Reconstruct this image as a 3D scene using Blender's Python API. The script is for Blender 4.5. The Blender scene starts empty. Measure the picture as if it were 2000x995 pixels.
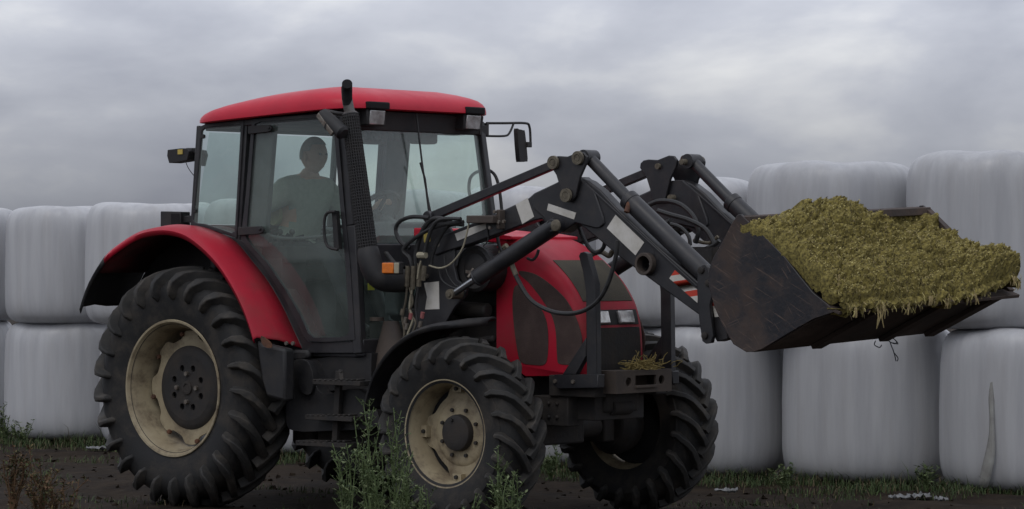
import bpy, bmesh, math, random
from mathutils import Vector, Matrix, noise as mnoise
from mathutils.geometry import tessellate_polygon
R_ = math.radians
random.seed(7)
sc = bpy.context.scene
COL = sc.collection

# ------------------------------------------------------------------ camera
FPX = 5940.0                      # focal length in pixels of the 2000 px wide photograph
CAMZ = 1.8
cam = bpy.data.cameras.new('camera')
cam_o = bpy.data.objects.new('camera', cam); COL.objects.link(cam_o)
cam.sensor_width = 36; cam.lens = FPX / 2000 * 36
cam_o.location = (0, 0, CAMZ); cam_o.rotation_euler = (R_(90), 0, 0)
cam.clip_start = 0.5; cam.clip_end = 3000
sc.camera = cam_o

# ------------------------------------------------------------------ sky and sun
SUN_EL, SUN_AZ = 52.0, 205.0      # compass degrees from +Y towards +X: behind the camera, a little left
CLOUD_LIGHT = 1.0
world = bpy.data.worlds.new('World'); sc.world = world; world.use_nodes = True
nt = world.node_tree; N = nt.nodes; L = nt.links
for n in list(N): N.remove(n)
wout = N.new('ShaderNodeOutputWorld')
sky = N.new('ShaderNodeTexSky'); sky.sky_type = 'NISHITA'; sky.sun_disc = False
sky.sun_elevation = R_(SUN_EL); sky.sun_rotation = R_(SUN_AZ); sky.air_density = 1.2; sky.dust_density = 2.5
bg1 = N.new('ShaderNodeBackground'); bg1.inputs[1].default_value = 0.06; L.new(sky.outputs[0], bg1.inputs[0])
tc = N.new('ShaderNodeTexCoord')
mp = N.new('ShaderNodeMapping'); mp.inputs['Scale'].default_value = (9, 6, 21); mp.inputs['Location'].default_value = (5.3, 0, 2.2)
L.new(tc.outputs['Generated'], mp.inputs[0])
n1 = N.new('ShaderNodeTexNoise'); n1.inputs['Scale'].default_value = 1.0; n1.inputs['Detail'].default_value = 6; n1.inputs['Roughness'].default_value = 0.50
n1.inputs['Distortion'].default_value = 0.15
L.new(mp.outputs[0], n1.inputs['Vector'])
cr = N.new('ShaderNodeValToRGB')
cr.color_ramp.elements[0].position = 0.34; cr.color_ramp.elements[0].color = (0.315, 0.335, 0.40, 1)
cr.color_ramp.elements[1].position = 0.66; cr.color_ramp.elements[1].color = (0.66, 0.67, 0.69, 1)
e = cr.color_ramp.elements.new(0.52); e.color = (0.45, 0.47, 0.53, 1)
L.new(n1.outputs['Fac'], cr.inputs[0])
# overcast sky: brighter towards the zenith, dim near the horizon
sx = N.new('ShaderNodeSeparateXYZ'); L.new(tc.outputs['Generated'], sx.inputs[0])
elv = N.new('ShaderNodeMapRange'); elv.inputs[1].default_value = 0.0; elv.inputs[2].default_value = 0.085
elv.inputs[3].default_value = 0.46; elv.inputs[4].default_value = 1.36
L.new(sx.outputs['Z'], elv.inputs[0])
azi = N.new('ShaderNodeMapRange'); azi.inputs[1].default_value = -0.17; azi.inputs[2].default_value = 0.17
azi.inputs[3].default_value = 1.05; azi.inputs[4].default_value = 1.07
L.new(sx.outputs['X'], azi.inputs[0])
zen = N.new('ShaderNodeMapRange'); zen.inputs[1].default_value = 0.12; zen.inputs[2].default_value = 0.9
zen.inputs[3].default_value = 1.0; zen.inputs[4].default_value = 1.25
L.new(sx.outputs['Z'], zen.inputs[0])
m1 = N.new('ShaderNodeMath'); m1.operation = 'MULTIPLY'; L.new(elv.outputs[0], m1.inputs[0]); L.new(azi.outputs[0], m1.inputs[1])
m2 = N.new('ShaderNodeMath'); m2.operation = 'MULTIPLY'; L.new(m1.outputs[0], m2.inputs[0]); L.new(zen.outputs[0], m2.inputs[1])
m3 = N.new('ShaderNodeMath'); m3.operation = 'MULTIPLY'; L.new(m2.outputs[0], m3.inputs[0]); m3.inputs[1].default_value = CLOUD_LIGHT
bg2 = N.new('ShaderNodeBackground'); L.new(cr.outputs[0], bg2.inputs[0]); L.new(m3.outputs[0], bg2.inputs[1])
mx = N.new('ShaderNodeMixShader'); mx.inputs[0].default_value = 0.94
L.new(bg1.outputs[0], mx.inputs[1]); L.new(bg2.outputs[0], mx.inputs[2]); L.new(mx.outputs[0], wout.inputs[0])

sun = bpy.data.lights.new('sun', 'SUN'); sun.energy = 0.5; sun.angle = R_(25); sun.color = (1.0, 0.96, 0.90)
sun_o = bpy.data.objects.new('sun', sun); COL.objects.link(sun_o)
az, el = R_(SUN_AZ), R_(SUN_EL)
to_sun = Vector((math.sin(az) * math.cos(el), math.cos(az) * math.cos(el), math.sin(el)))
sun_o.rotation_euler = to_sun.to_track_quat('Z', 'Y').to_euler(); sun_o.location = to_sun * 60
sc.view_settings.view_transform = 'Standard'; sc.view_settings.look = 'None'
sc.view_settings.exposure = 0.0; sc.view_settings.gamma = 1.0; sc.view_settings.use_curve_mapping = False
sc.cycles.use_denoising = True
sc.cycles.max_bounces = 8; sc.cycles.transparent_max_bounces = 16

# ------------------------------------------------------------------ the tractor's own axes: x forward, y to its left, z up, origin on the ground under the rear axle
ANG = R_(41); CA, SA = math.cos(ANG), math.sin(ANG)
ORG = (-1.696, 22.40)
M_LOCAL = Matrix.Translation((ORG[0], ORG[1], 0)) @ Matrix.Rotation(-ANG, 4, 'Z')
def P(px, py, x=None, y=None, z=None):
    """point of the tractor's axes on a plane x=, y= or z=, measured on the photograph"""
    d = ((px - 1000) / FPX, 1.0, -(py - 497.5) / FPX)
    ox, oy = -ORG[0], -ORG[1]
    cl = (ox * CA - oy * SA, ox * SA + oy * CA, CAMZ)
    dl = (d[0] * CA - d[1] * SA, d[0] * SA + d[1] * CA, d[2])
    k, v = (0, x) if x is not None else (1, y) if y is not None else (2, z)
    t = (v - cl[k]) / dl[k]
    return Vector((cl[0] + t * dl[0], cl[1] + t * dl[1], cl[2] + t * dl[2]))
def PY(pts, y): return [P(a, b, y=y) for a, b in pts]
def wpt(px, Y, z=0.0): return Vector(((px - 1000) / FPX * Y, Y, z))

# ------------------------------------------------------------------ mesh builder
class MB:
    def __init__(s): s.v = []; s.f = []; s.m = []; s.cur = 0
    def add(s, vs, fs):
        o = len(s.v); s.v += [Vector(p) for p in vs]; s.f += [tuple(i + o for i in f) for f in fs]; s.m += [s.cur] * len(fs)
        return s
    def box(s, c, size, R=None):
        c = Vector(c); h = [a / 2 for a in size]
        vs = [Vector((a * h[0], b * h[1], d * h[2])) for a in (-1, 1) for b in (-1, 1) for d in (-1, 1)]
        if R is not None: vs = [R @ p for p in vs]
        return s.add([c + p for p in vs], [(0, 1, 3, 2), (4, 6, 7, 5), (0, 4, 5, 1), (2, 3, 7, 6), (0, 2, 6, 4), (1, 5, 7, 3)])
    def bar(s, p0, p1, w, h, up=(0, 0, 1)):
        p0, p1 = Vector(p0), Vector(p1); d = p1 - p0; x = d.normalized(); u = Vector(up)
        yv = u.cross(x)
        if yv.length < 1e-4: yv = Vector((0, 1, 0)).cross(x)
        yv.normalize(); zv = x.cross(yv)
        R = Matrix((x, yv, zv)).transposed()
        return s.box((p0 + p1) / 2, (d.length, w, h), R)
    def prism(s, pts, depth, holes=()):
        pts = [Vector(p) for p in pts]; depth = Vector(depth)
        loops = [pts] + [[Vector(p) for p in h] for h in holes]
        allp = [p for l in loops for p in l]; n = len(allp)
        tris = tessellate_polygon(loops)
        fs = [tuple(t) for t in tris] + [tuple(i + n for i in reversed(t)) for t in tris]
        o = 0
        for l in loops:
            k = len(l)
            for i in range(k):
                a, b = o + i, o + (i + 1) % k
                fs.append((a, b, b + n, a + n))
            o += k
        return s.add(allp + [p + depth for p in allp], fs)
    def tube(s, path, r, n=10, cap=True, closed=False):
        path = [Vector(p) for p in path]; k = len(path)
        rs = r if isinstance(r, (list, tuple)) else [r] * k
        vs = []; ref = None
        for i, p in enumerate(path):
            if closed: t = path[(i + 1) % k] - path[i - 1]
            else: t = path[min(i + 1, k - 1)] - path[max(i - 1, 0)]
            t.normalize()
            if ref is None:
                ref = Vector((0, 0, 1)) if abs(t.z) < 0.9 else Vector((0, 1, 0))
            u = (ref - t * ref.dot(t)).normalized(); w = t.cross(u); ref = u
            for j in range(n):
                a = 2 * math.pi * j / n
                vs.append(p + (u * math.cos(a) + w * math.sin(a)) * rs[i])
        fs = []
        for i in range(k if closed else k - 1):
            for j in range(n):
                a = i * n + j; b = i * n + (j + 1) % n; i2 = (i + 1) % k
                fs.append((a, b, i2 * n + (j + 1) % n, i2 * n + j))
        if cap and not closed:
            fs.append(tuple(range(n))); fs.append(tuple((k - 1) * n + j for j in reversed(range(n))))
        return s.add(vs, fs)
    def cyl(s, p0, p1, r, n=20, r1=None): return s.tube([p0, p1], [r, r if r1 is None else r1], n)
    def lathe(s, prof, c=(0, 0, 0), axis=(0, 1, 0), n=64, closed=False, cap=False):
        """prof: (distance along the axis, radius)"""
        c = Vector(c); A = Vector(axis).normalized()
        u = Vector((1, 0, 0)) if abs(A.x) < 0.9 else Vector((0, 0, 1))
        u = (u - A * u.dot(A)).normalized(); w = A.cross(u)
        vs = []; k = len(prof)
        for a, r in prof:
            for j in range(n):
                t = 2 * math.pi * j / n
                vs.append(c + A * a + (u * math.cos(t) + w * math.sin(t)) * r)
        fs = []
        for i in range(k if closed else k - 1):
            i2 = (i + 1) % k
            for j in range(n):
                fs.append((i * n + j, i * n + (j + 1) % n, i2 * n + (j + 1) % n, i2 * n + j))
        if cap:
            fs.append(tuple(range(n))); fs.append(tuple((k - 1) * n + j for j in reversed(range(n))))
        return s.add(vs, fs)
    def grid(s, rows, closed_u=False):
        k, n = len(rows), len(rows[0])
        vs = [p for r in rows for p in r]; fs = []
        for i in range(k - 1):
            for j in range(n if closed_u else n - 1):
                j2 = (j + 1) % n
                fs.append((i * n + j, i * n + j2, (i + 1) * n + j2, (i + 1) * n + j))
        return s.add(vs, fs)
    def ball(s, c, r, n=12, sx=1, sy=1, sz=1):
        c = Vector(c); rows = []
        for i in range(n + 1):
            a = math.pi * i / n
            rows.append([c + Vector((sx * r * math.sin(a) * math.cos(b), sy * r * math.sin(a) * math.sin(b), sz * r * math.cos(a))) for b in [2 * math.pi * j / (2 * n) for j in range(2 * n)]])
        return s.grid(rows, True)
    def mirrored(s):
        o = MB(); o.v = [Vector((p.x, -p.y, p.z)) for p in s.v]; o.f = [tuple(reversed(f)) for f in s.f]; o.m = list(s.m); return o

def smooth(path, k=6, closed=False):
    """Catmull-Rom through the points"""
    p = [Vector(a) for a in path]; n = len(p); out = []
    for i in range(n if closed else n - 1):
        if closed: a, b, c, d = p[i - 1], p[i], p[(i + 1) % n], p[(i + 2) % n]
        else: a, b, c, d = p[max(i - 1, 0)], p[i], p[i + 1], p[min(i + 2, n - 1)]
        for j in range(k):
            t = j / k
            out.append(0.5 * ((2 * b) + (c - a) * t + (2 * a - 5 * b + 4 * c - d) * t * t + (3 * b - a - 3 * c + d) * t ** 3))
    if not closed: out.append(p[-1])
    return out

def finish(name, mb, mats, parent=None, origin=None, bevel=0.0, segs=2, ang=35, subsurf=0, flat=False, space='local', solid=0.0):
    me = bpy.data.meshes.new(name)
    o3 = Vector(origin) if origin is not None else Vector((0, 0, 0))
    me.from_pydata([tuple(p - o3) for p in mb.v], [], mb.f)
    if not isinstance(mats, (list, tuple)): mats = [mats]
    for m in mats: me.materials.append(m)
    if len(mats) > 1: me.polygons.foreach_set('material_index', mb.m)
    bm = bmesh.new(); bm.from_mesh(me)
    bmesh.ops.remove_doubles(bm, verts=bm.verts, dist=1e-5)
    bmesh.ops.recalc_face_normals(bm, faces=bm.faces)
    bm.to_mesh(me); bm.free()
    if not flat:
        me.polygons.foreach_set('use_smooth', [True] * len(me.polygons))
        if not subsurf: me.set_sharp_from_angle(angle=R_(ang))
    ob = bpy.data.objects.new(name, me); COL.objects.link(ob)
    if parent is not None:
        ob.parent = parent; ob.location = o3
    elif space == 'local':
        ob.matrix_world = M_LOCAL @ Matrix.Translation(o3)
    else:
        ob.location = o3
    if solid:
        md = ob.modifiers.new('thickness', 'SOLIDIFY'); md.thickness = solid; md.offset = 0
    if bevel:
        md = ob.modifiers.new('bevel', 'BEVEL'); md.width = bevel; md.segments = segs; md.limit_method = 'ANGLE'; md.angle_limit = R_(40)
        md.harden_normals = False
    if subsurf:
        md = ob.modifiers.new('sub', 'SUBSURF'); md.levels = subsurf; md.render_levels = subsurf
    return ob
def tag(o, label=None, cat=None, group=None, kind=None):
    if label: o['label'] = label
    if cat: o['category'] = cat
    if group: o['group'] = group
    if kind: o['kind'] = kind
    return o

# ------------------------------------------------------------------ materials
def mat(name, c1, c2=None, scale=6.0, rough=0.5, r2=None, metal=0.0, bump=0.0, bscale=60.0, dust=None, dust_amt=0.35, dscale=5.0,
        stretch=(1, 1, 1), coat=0.0, lo=0.38, hi=0.66, spec=0.5, detail=6):
    m = bpy.data.materials.new(name); m.use_nodes = True
    t = m.node_tree; n = t.nodes; l = t.links
    b = n['Principled BSDF']; b.inputs['Roughness'].default_value = rough; b.inputs['Metallic'].default_value = metal
    b.inputs['Coat Weight'].default_value = coat; b.inputs['Coat Roughness'].default_value = 0.15
    b.inputs['Specular IOR Level'].default_value = spec
    tc = n.new('ShaderNodeTexCoord'); mpn = n.new('ShaderNodeMapping'); mpn.inputs['Scale'].default_value = stretch
    l.new(tc.outputs['Object'], mpn.inputs[0]); vec = mpn.outputs[0]
    colr = None
    b.inputs['Base Color'].default_value = (*c1, 1)
    if c2 is not None:
        nz = n.new('ShaderNodeTexNoise'); nz.inputs['Scale'].default_value = scale; nz.inputs['Detail'].default_value = detail; nz.inputs['Roughness'].default_value = 0.62
        l.new(vec, nz.inputs['Vector'])
        mr = n.new('ShaderNodeMapRange'); mr.inputs[1].default_value = lo; mr.inputs[2].default_value = hi; l.new(nz.outputs['Fac'], mr.inputs[0])
        mixc = n.new('ShaderNodeMix'); mixc.data_type = 'RGBA'
        mixc.inputs['A'].default_value = (*c1, 1); mixc.inputs['B'].default_value = (*c2, 1)
        l.new(mr.outputs[0], mixc.inputs['Factor']); colr = mixc.outputs['Result']
        rr = n.new('ShaderNodeMapRange'); rr.inputs[3].default_value = rough; rr.inputs[4].default_value = r2 if r2 is not None else min(1, rough + 0.18)
        l.new(mr.outputs[0], rr.inputs[0]); l.new(rr.outputs[0], b.inputs['Roughness'])
    if dust is not None:
        nd = n.new('ShaderNodeTexNoise'); nd.inputs['Scale'].default_value = dscale; nd.inputs['Detail'].default_value = 8; nd.inputs['Roughness'].default_value = 0.7
        l.new(vec, nd.inputs['Vector'])
        md = n.new('ShaderNodeMapRange'); md.inputs[1].default_value = 0.48; md.inputs[2].default_value = 0.72; md.inputs[4].default_value = dust_amt
        l.new(nd.outputs['Fac'], md.inputs[0])
        mixd = n.new('ShaderNodeMix'); mixd.data_type = 'RGBA'; mixd.inputs['B'].default_value = (*dust, 1)
        if colr is not None: l.new(colr, mixd.inputs['A'])
        else: mixd.inputs['A'].default_value = (*c1, 1)
        l.new(md.outputs[0], mixd.inputs['Factor']); colr = mixd.outputs['Result']
    if colr is not None: l.new(colr, b.inputs['Base Color'])
    if bump:
        nb = n.new('ShaderNodeTexNoise'); nb.inputs['Scale'].default_value = bscale; nb.inputs['Detail'].default_value = 5
        l.new(vec, nb.inputs['Vector'])
        bp = n.new('ShaderNodeBump'); bp.inputs['Strength'].default_value = bump; bp.inputs['Distance'].default_value = 0.01
        l.new(nb.outputs['Fac'], bp.inputs['Height']); l.new(bp.outputs[0], b.inputs['Normal'])
    return m
MUD = (0.060, 0.048, 0.038)
m_red = mat('red_paint', (0.58, 0.010, 0.034), (0.50, 0.014, 0.038), 2.5, 0.40, 0.52, dust=(0.36, 0.030, 0.045), dust_amt=0.3, dscale=3.0, spec=0.36, bump=0.02, bscale=14)
m_red_shaded = mat('red_paint_dusty_shaded', (0.44, 0.010, 0.030), (0.36, 0.014, 0.032), 2.5, 0.46, 0.6, dust=(0.20, 0.050, 0.042), dust_amt=0.6, dscale=2.6, spec=0.34, bump=0.03, bscale=20)  # dusty red, darkened so the colour carries shade on hood and fenders
m_red_in = mat('red_paint_dark', (0.13, 0.012, 0.014), (0.07, 0.02, 0.018), 6, 0.8)  # dark matt red with browner patches at random
m_black = mat('black_paint', (0.018, 0.018, 0.021), (0.030, 0.030, 0.033), 5, 0.38, 0.6, dust=(0.07, 0.06, 0.052), dust_amt=0.3, dscale=7, bump=0.05, bscale=50)
m_arm = mat('loader_grey_paint', (0.015, 0.015, 0.018), (0.024, 0.024, 0.027), 4, 0.36, 0.55, dust=(0.065, 0.052, 0.044), dust_amt=0.35, dscale=9, bump=0.05, bscale=60)
m_plast = mat('black_plastic', (0.013, 0.013, 0.015), (0.024, 0.023, 0.023), 8, 0.55, 0.75, dust=MUD, dust_amt=0.35, bump=0.08, bscale=150)
m_dirty = mat('dirty_black_steel', (0.016, 0.015, 0.015), (0.040, 0.033, 0.028), 7, 0.7, 0.9, bump=0.25, bscale=40)
m_brown = mat('brown_dusty_plastic', (0.060, 0.046, 0.038), (0.090, 0.070, 0.056), 4, 0.7, 0.85, dust=(0.03, 0.026, 0.024), dust_amt=0.6, bump=0.05)
m_rubber = mat('tyre_rubber', (0.011, 0.011, 0.0115), (0.020, 0.019, 0.018), 4, 0.60, 0.85, dust=(0.082, 0.068, 0.054), dust_amt=0.65, spec=0.4, dscale=4, bump=0.12, bscale=70)
m_lug = mat('worn_lug_rubber', (0.020, 0.0198, 0.0195), (0.036, 0.034, 0.031), 6, 0.6, 0.85, dust=(0.095, 0.080, 0.064), dust_amt=0.7, spec=0.4, dscale=5, bump=0.12, bscale=70)
m_hose = mat('hose_rubber', (0.014, 0.014, 0.015), (0.03, 0.03, 0.03), 20, 0.45, 0.65)
m_cream = mat('cream_rim_paint', (0.36, 0.305, 0.20), (0.25, 0.20, 0.125), 4, 0.55, 0.75, dust=(0.070, 0.046, 0.030), dust_amt=1.0, dscale=5, bump=0.06, bscale=40)
m_bolt = mat('bolt_steel', (0.26, 0.24, 0.21), (0.13, 0.10, 0.08), 30, 0.45, 0.7, metal=0.7)
m_chrome = mat('cylinder_rod', (0.55, 0.56, 0.58), (0.4, 0.4, 0.4), 12, 0.22, 0.4, metal=1.0)
m_white = mat('white_sticker', (0.62, 0.60, 0.56), (0.52, 0.50, 0.45), 10, 0.5, 0.6, dust=(0.3, 0.26, 0.2), dust_amt=0.3)
m_orange = mat('orange_red_sticker', (0.55, 0.045, 0.02), (0.45, 0.04, 0.02), 10, 0.45)
m_yellow = mat('yellow_sticker', (0.55, 0.42, 0.08), (0.42, 0.33, 0.10), 14, 0.5)
m_lime = mat('yellow_green_sticker', (0.42, 0.46, 0.05), (0.35, 0.38, 0.05), 14, 0.5)
m_mesh = mat('brown_dirty_mesh', (0.052, 0.031, 0.027), (0.084, 0.054, 0.046), 5, 0.75, 0.9, dust=(0.115, 0.085, 0.074), dust_amt=0.4, bump=0.5, bscale=320)
m_screen = mat('dusty_hood_screen', (0.055, 0.047, 0.033), (0.095, 0.082, 0.056), 4, 0.7, 0.85, bump=0.5, bscale=300)
m_amber = mat('amber_lens', (0.75, 0.20, 0.02), (0.6, 0.15, 0.02), 40, 0.2, 0.3)
m_lens = mat('clear_lens', (0.66, 0.66, 0.65), (0.36, 0.34, 0.33), 16, 0.12, 0.25, metal=0.5, bump=0.3, bscale=30)
m_steelp = mat('grey_pipe_steel', (0.13, 0.125, 0.12), (0.075, 0.065, 0.06), 9, 0.5, 0.75, metal=0.4)
m_soot_shade = mat('soot_shade_black', (0.006, 0.006, 0.007), None, rough=0.95)  # exhaust soot, and black that paints shade into hub holes and roof notches
m_rust = mat('rust', (0.13, 0.055, 0.028), (0.06, 0.035, 0.026), 14, 0.85, 0.95, bump=0.3)
m_inter = mat('cab_trim', (0.085, 0.09, 0.09), (0.06, 0.064, 0.064), 5, 0.7)
m_seat = mat('seat_fabric', (0.035, 0.036, 0.038), (0.055, 0.055, 0.055), 12, 0.9)
m_beige = mat('beige_cable', (0.36, 0.33, 0.24), (0.28, 0.25, 0.18), 20, 0.6)
m_coup = mat('dusty_coupling', (0.14, 0.12, 0.085), (0.08, 0.068, 0.05), 30, 0.6, 0.8)
m_pink = mat('faded_red_cap', (0.34, 0.10, 0.10), (0.2, 0.08, 0.07), 20, 0.6)
m_mirror = mat('mirror_glass', (0.5, 0.52, 0.54), None, rough=0.05, metal=1.0)

def glass_mat(name, tint=(0.935, 0.988, 0.968), dirt_haze=0.065):
    m = bpy.data.materials.new(name); m.use_nodes = True
    t = m.node_tree; n = t.nodes; l = t.links
    for q in list(n): n.remove(q)
    out = n.new('ShaderNodeOutputMaterial')
    tr = n.new('ShaderNodeBsdfTransparent'); tr.inputs[0].default_value = (*tint, 1)
    df = n.new('ShaderNodeBsdfDiffuse'); df.inputs[0].default_value = (0.50, 0.58, 0.55, 1)  # diffuse layer: dust, plus pale reflection haze put in as colour
    gl = n.new('ShaderNodeBsdfGlossy'); gl.inputs['Roughness'].default_value = 0.02
    tc = n.new('ShaderNodeTexCoord'); nz = n.new('ShaderNodeTexNoise'); nz.inputs['Scale'].default_value = 3; nz.inputs['Detail'].default_value = 6
    l.new(tc.outputs['Object'], nz.inputs['Vector'])
    mr = n.new('ShaderNodeMapRange'); mr.inputs[1].default_value = 0.35; mr.inputs[2].default_value = 0.7; mr.inputs[3].default_value = dirt_haze * 0.65; mr.inputs[4].default_value = dirt_haze * 1.4
    l.new(nz.outputs['Fac'], mr.inputs[0])
    a = n.new('ShaderNodeMixShader'); l.new(mr.outputs[0], a.inputs[0]); l.new(tr.outputs[0], a.inputs[1]); l.new(df.outputs[0], a.inputs[2])
    fr = n.new('ShaderNodeFresnel'); geo = n.new('ShaderNodeNewGeometry'); io = n.new('ShaderNodeMapRange')
    io.inputs[3].default_value = 1.5; io.inputs[4].default_value = 1 / 1.5; l.new(geo.outputs['Backfacing'], io.inputs[0]); l.new(io.outputs[0], fr.inputs[0])
    b = n.new('ShaderNodeMixShader'); l.new(fr.outputs[0], b.inputs[0]); l.new(a.outputs[0], b.inputs[1]); l.new(gl.outputs[0], b.inputs[2])
    l.new(b.outputs[0], out.inputs[0])
    return m
m_glass = glass_mat('tinted_cab_glass')

def bucket_mat():
    m = mat('scratched_bucket_steel', (0.011, 0.011, 0.015), (0.046, 0.031, 0.026), 2.6, 0.42, 0.75, bump=0.12, bscale=40, lo=0.46, hi=0.58, dust=(0.080, 0.054, 0.042), dust_amt=0.75, dscale=2.4)
    t = m.node_tree; n = t.nodes; l = t.links; b = n['Principled BSDF']
    src = b.inputs['Base Color'].links[0].from_socket
    tc = n.new('ShaderNodeTexCoord')
    for k, (rot, sc_, thr) in enumerate(((-28, (3.6, 1, 52), 0.63), (21, (4.5, 1, 70), 0.66), (-55, (5, 1, 60), 0.67))):
        mpn = n.new('ShaderNodeMapping'); mpn.vector_type = 'TEXTURE'
        mp2 = n.new('ShaderNodeMapping'); mp2.inputs['Rotation'].default_value = (0, R_(rot), 0)
        mp3 = n.new('ShaderNodeMapping'); mp3.inputs['Scale'].default_value = sc_; mp3.inputs['Location'].default_value = (k * 3.7, 0, 0)
        n.remove(mpn)
        l.new(tc.outputs['Object'], mp2.inputs[0]); l.new(mp2.outputs[0], mp3.inputs[0])
        nz = n.new('ShaderNodeTexNoise'); nz.inputs['Scale'].default_value = 1; nz.inputs['Detail'].default_value = 3
        l.new(mp3.outputs[0], nz.inputs['Vector'])
        mr = n.new('ShaderNodeMapRange'); mr.inputs[1].default_value = thr - 0.02; mr.inputs[2].default_value = thr + 0.08; mr.inputs[4].default_value = 0.6
        l.new(nz.outputs['Fac'], mr.inputs[0])
        mix = n.new('ShaderNodeMix'); mix.data_type = 'RGBA'; mix.inputs['B'].default_value = (0.17, 0.115, 0.085, 1)
        l.new(mr.outputs[0], mix.inputs['Factor']); l.new(src, mix.inputs['A']); src = mix.outputs['Result']
    l.new(src, b.inputs['Base Color'])
    return m
m_bucket = bucket_mat()
m_bkt_rust = mat('rusty_bucket_underside', (0.045, 0.032, 0.027), (0.085, 0.058, 0.045), 4, 0.7, 0.9, bump=0.3, bscale=30, dust=(0.02, 0.017, 0.016), dust_amt=0.7)

# ------------------------------------------------------------------ ground
SAX, SAY = math.sin(R_(41)), math.cos(R_(41))
def ground_h(x, y):
    v = Vector((x * 0.35, y * 0.35, 0))
    rut = math.sin((x * SAX + y * SAY) * 5.2 + 1.2 * mnoise.noise(v * .7)); h = 0.035 * rut * (.5 + .5 * mnoise.noise(v * .5)) + 0.05 * mnoise.noise(v) + 0.03 * mnoise.noise(v * 3.1) + 0.016 * mnoise.noise(v * 9.0)
    return h - 0.02
def axis_vals(lo, hi, fine_lo, fine_hi, step):
    vals = [fine_lo + step * i for i in range(int((fine_hi - fine_lo) / step) + 1)]
    a, d = fine_lo, step
    while a > lo:
        d *= 1.35; a -= d; vals.insert(0, a)
    a, d = vals[-1], step
    while a < hi:
        d *= 1.35; a += d; vals.append(a)
    return vals
g = MB()
gx = axis_vals(-900, 900, -7, 7, 0.09); gy = axis_vals(-900, 1500, 15, 31, 0.09)
g.grid([[(x, y, ground_h(x, y) if (-8 < x < 8 and 14 < y < 32) else -0.02) for x in gx] for y in gy])
m_soil = mat('darkened_soil', (0.013, 0.0088, 0.006), (0.032, 0.0225, 0.015), 2.2, 0.9, 0.98, dust=(0.050, 0.037, 0.025), dust_amt=0.6, dscale=7, bump=1.0, bscale=20, spec=0.15)  # soil tone lowered so the colour carries the dimness of the foreground
tag(finish('ground', g, m_soil, space='world'), kind='structure')

# ------------------------------------------------------------------ bales
def bale_mat():
    m = mat('white_stretch_film', (0.49, 0.495, 0.51), (0.405, 0.41, 0.43), 1.8, 0.34, 0.48, stretch=(4.5, 4.5, 0.4), bump=0.36, bscale=2.8, dust=(0.40, 0.39, 0.39), dust_amt=0.55, dscale=1.5, spec=0.5, detail=7)
    return m
m_film = bale_mat()
_t = m_film.node_tree; _b = _t.nodes['Principled BSDF']; _src = _b.inputs['Base Color'].links[0].from_socket
_oi = _t.nodes.new('ShaderNodeObjectInfo'); _mr = _t.nodes.new('ShaderNodeMapRange'); _mr.inputs[3].default_value = 0.90; _mr.inputs[4].default_value = 1.06
_hs = _t.nodes.new('ShaderNodeHueSaturation'); _t.links.new(_oi.outputs['Random'], _mr.inputs[0]); _t.links.new(_mr.outputs[0], _hs.inputs['Value'])
_t.links.new(_src, _hs.inputs['Color']); _t.links.new(_hs.outputs[0], _b.inputs['Base Color'])
def bale(cx, cy, z0, h, rad, label, seed, flap=False):
    rnd = random.Random(seed); mb = MB(); ns, nz = 96, 36
    rows = []
    ph = [rnd.uniform(0, 6.28) for _ in range(6)]
    lean = (rnd.uniform(-.02, .02), rnd.uniform(-.02, .02))
    for i in range(nz + 1):
        # walk over the outline from the bottom centre to the top centre
        t = -1 + 2 * i / nz
        a = t * math.pi / 2
        sz = math.copysign(abs(math.sin(a)) ** 0.29, math.sin(a)); sr = abs(math.cos(a)) ** 0.24 if i not in (0, nz) else 0.0
        row = []
        for j in range(ns):
            b = 2 * math.pi * j / ns
            zz = h / 2 + sz * h / 2
            bulge = 1 + 0.018 * math.cos((zz / h - 0.4) * 3.0) + 0.022 * math.sin(2 * b + ph[0]) + 0.010 * math.sin(3 * b + ph[1] + zz * 2)
            q = Vector((math.cos(b) * 2.2 + seed, math.sin(b) * 2.2, zz * 0.5))
            wr = 0.020 * mnoise.noise(q) + 0.010 * mnoise.noise(Vector((math.cos(b) * 9 + seed, math.sin(b) * 9, zz * 1.1)))
            fold = 0.004 * mnoise.noise(Vector((math.cos(b) * 14, math.sin(b) * 22 + seed, zz * 0.9 + 3)))
            up = max(0, (zz / h - .45) / .55); pl = mnoise.noise(Vector((math.cos(b) * 7 + seed, math.sin(b) * 7, zz * .7 + b * .3))); pl2 = 1 - abs(mnoise.noise(Vector((math.cos(b) * 11 - seed, math.sin(b) * 11, zz * .8)))) * 2
            r = rad * sr * bulge * (1 + wr * 1.3 + fold * 1.5 + up * (.012 * pl + .007 * pl2))
            top = 0.0
            if sz > 0.5: top = 0.03 * mnoise.noise(Vector((math.cos(b) * sr * 2 + seed, math.sin(b) * sr * 2, 5))) - 0.02 * (1 - sr)
            row.append((cx + lean[0] * zz + r * math.cos(b), cy + lean[1] * zz + r * math.sin(b), z0 + zz + top))
        rows.append(row)
    mb.grid(rows, True)
    o = finish('wrapped_bale', mb, m_film, origin=(cx, cy, z0), space='world', ang=180)
    tag(o, label, 'bale', 'white film wrapped silage bales stacked in two rows')
    return o
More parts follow.
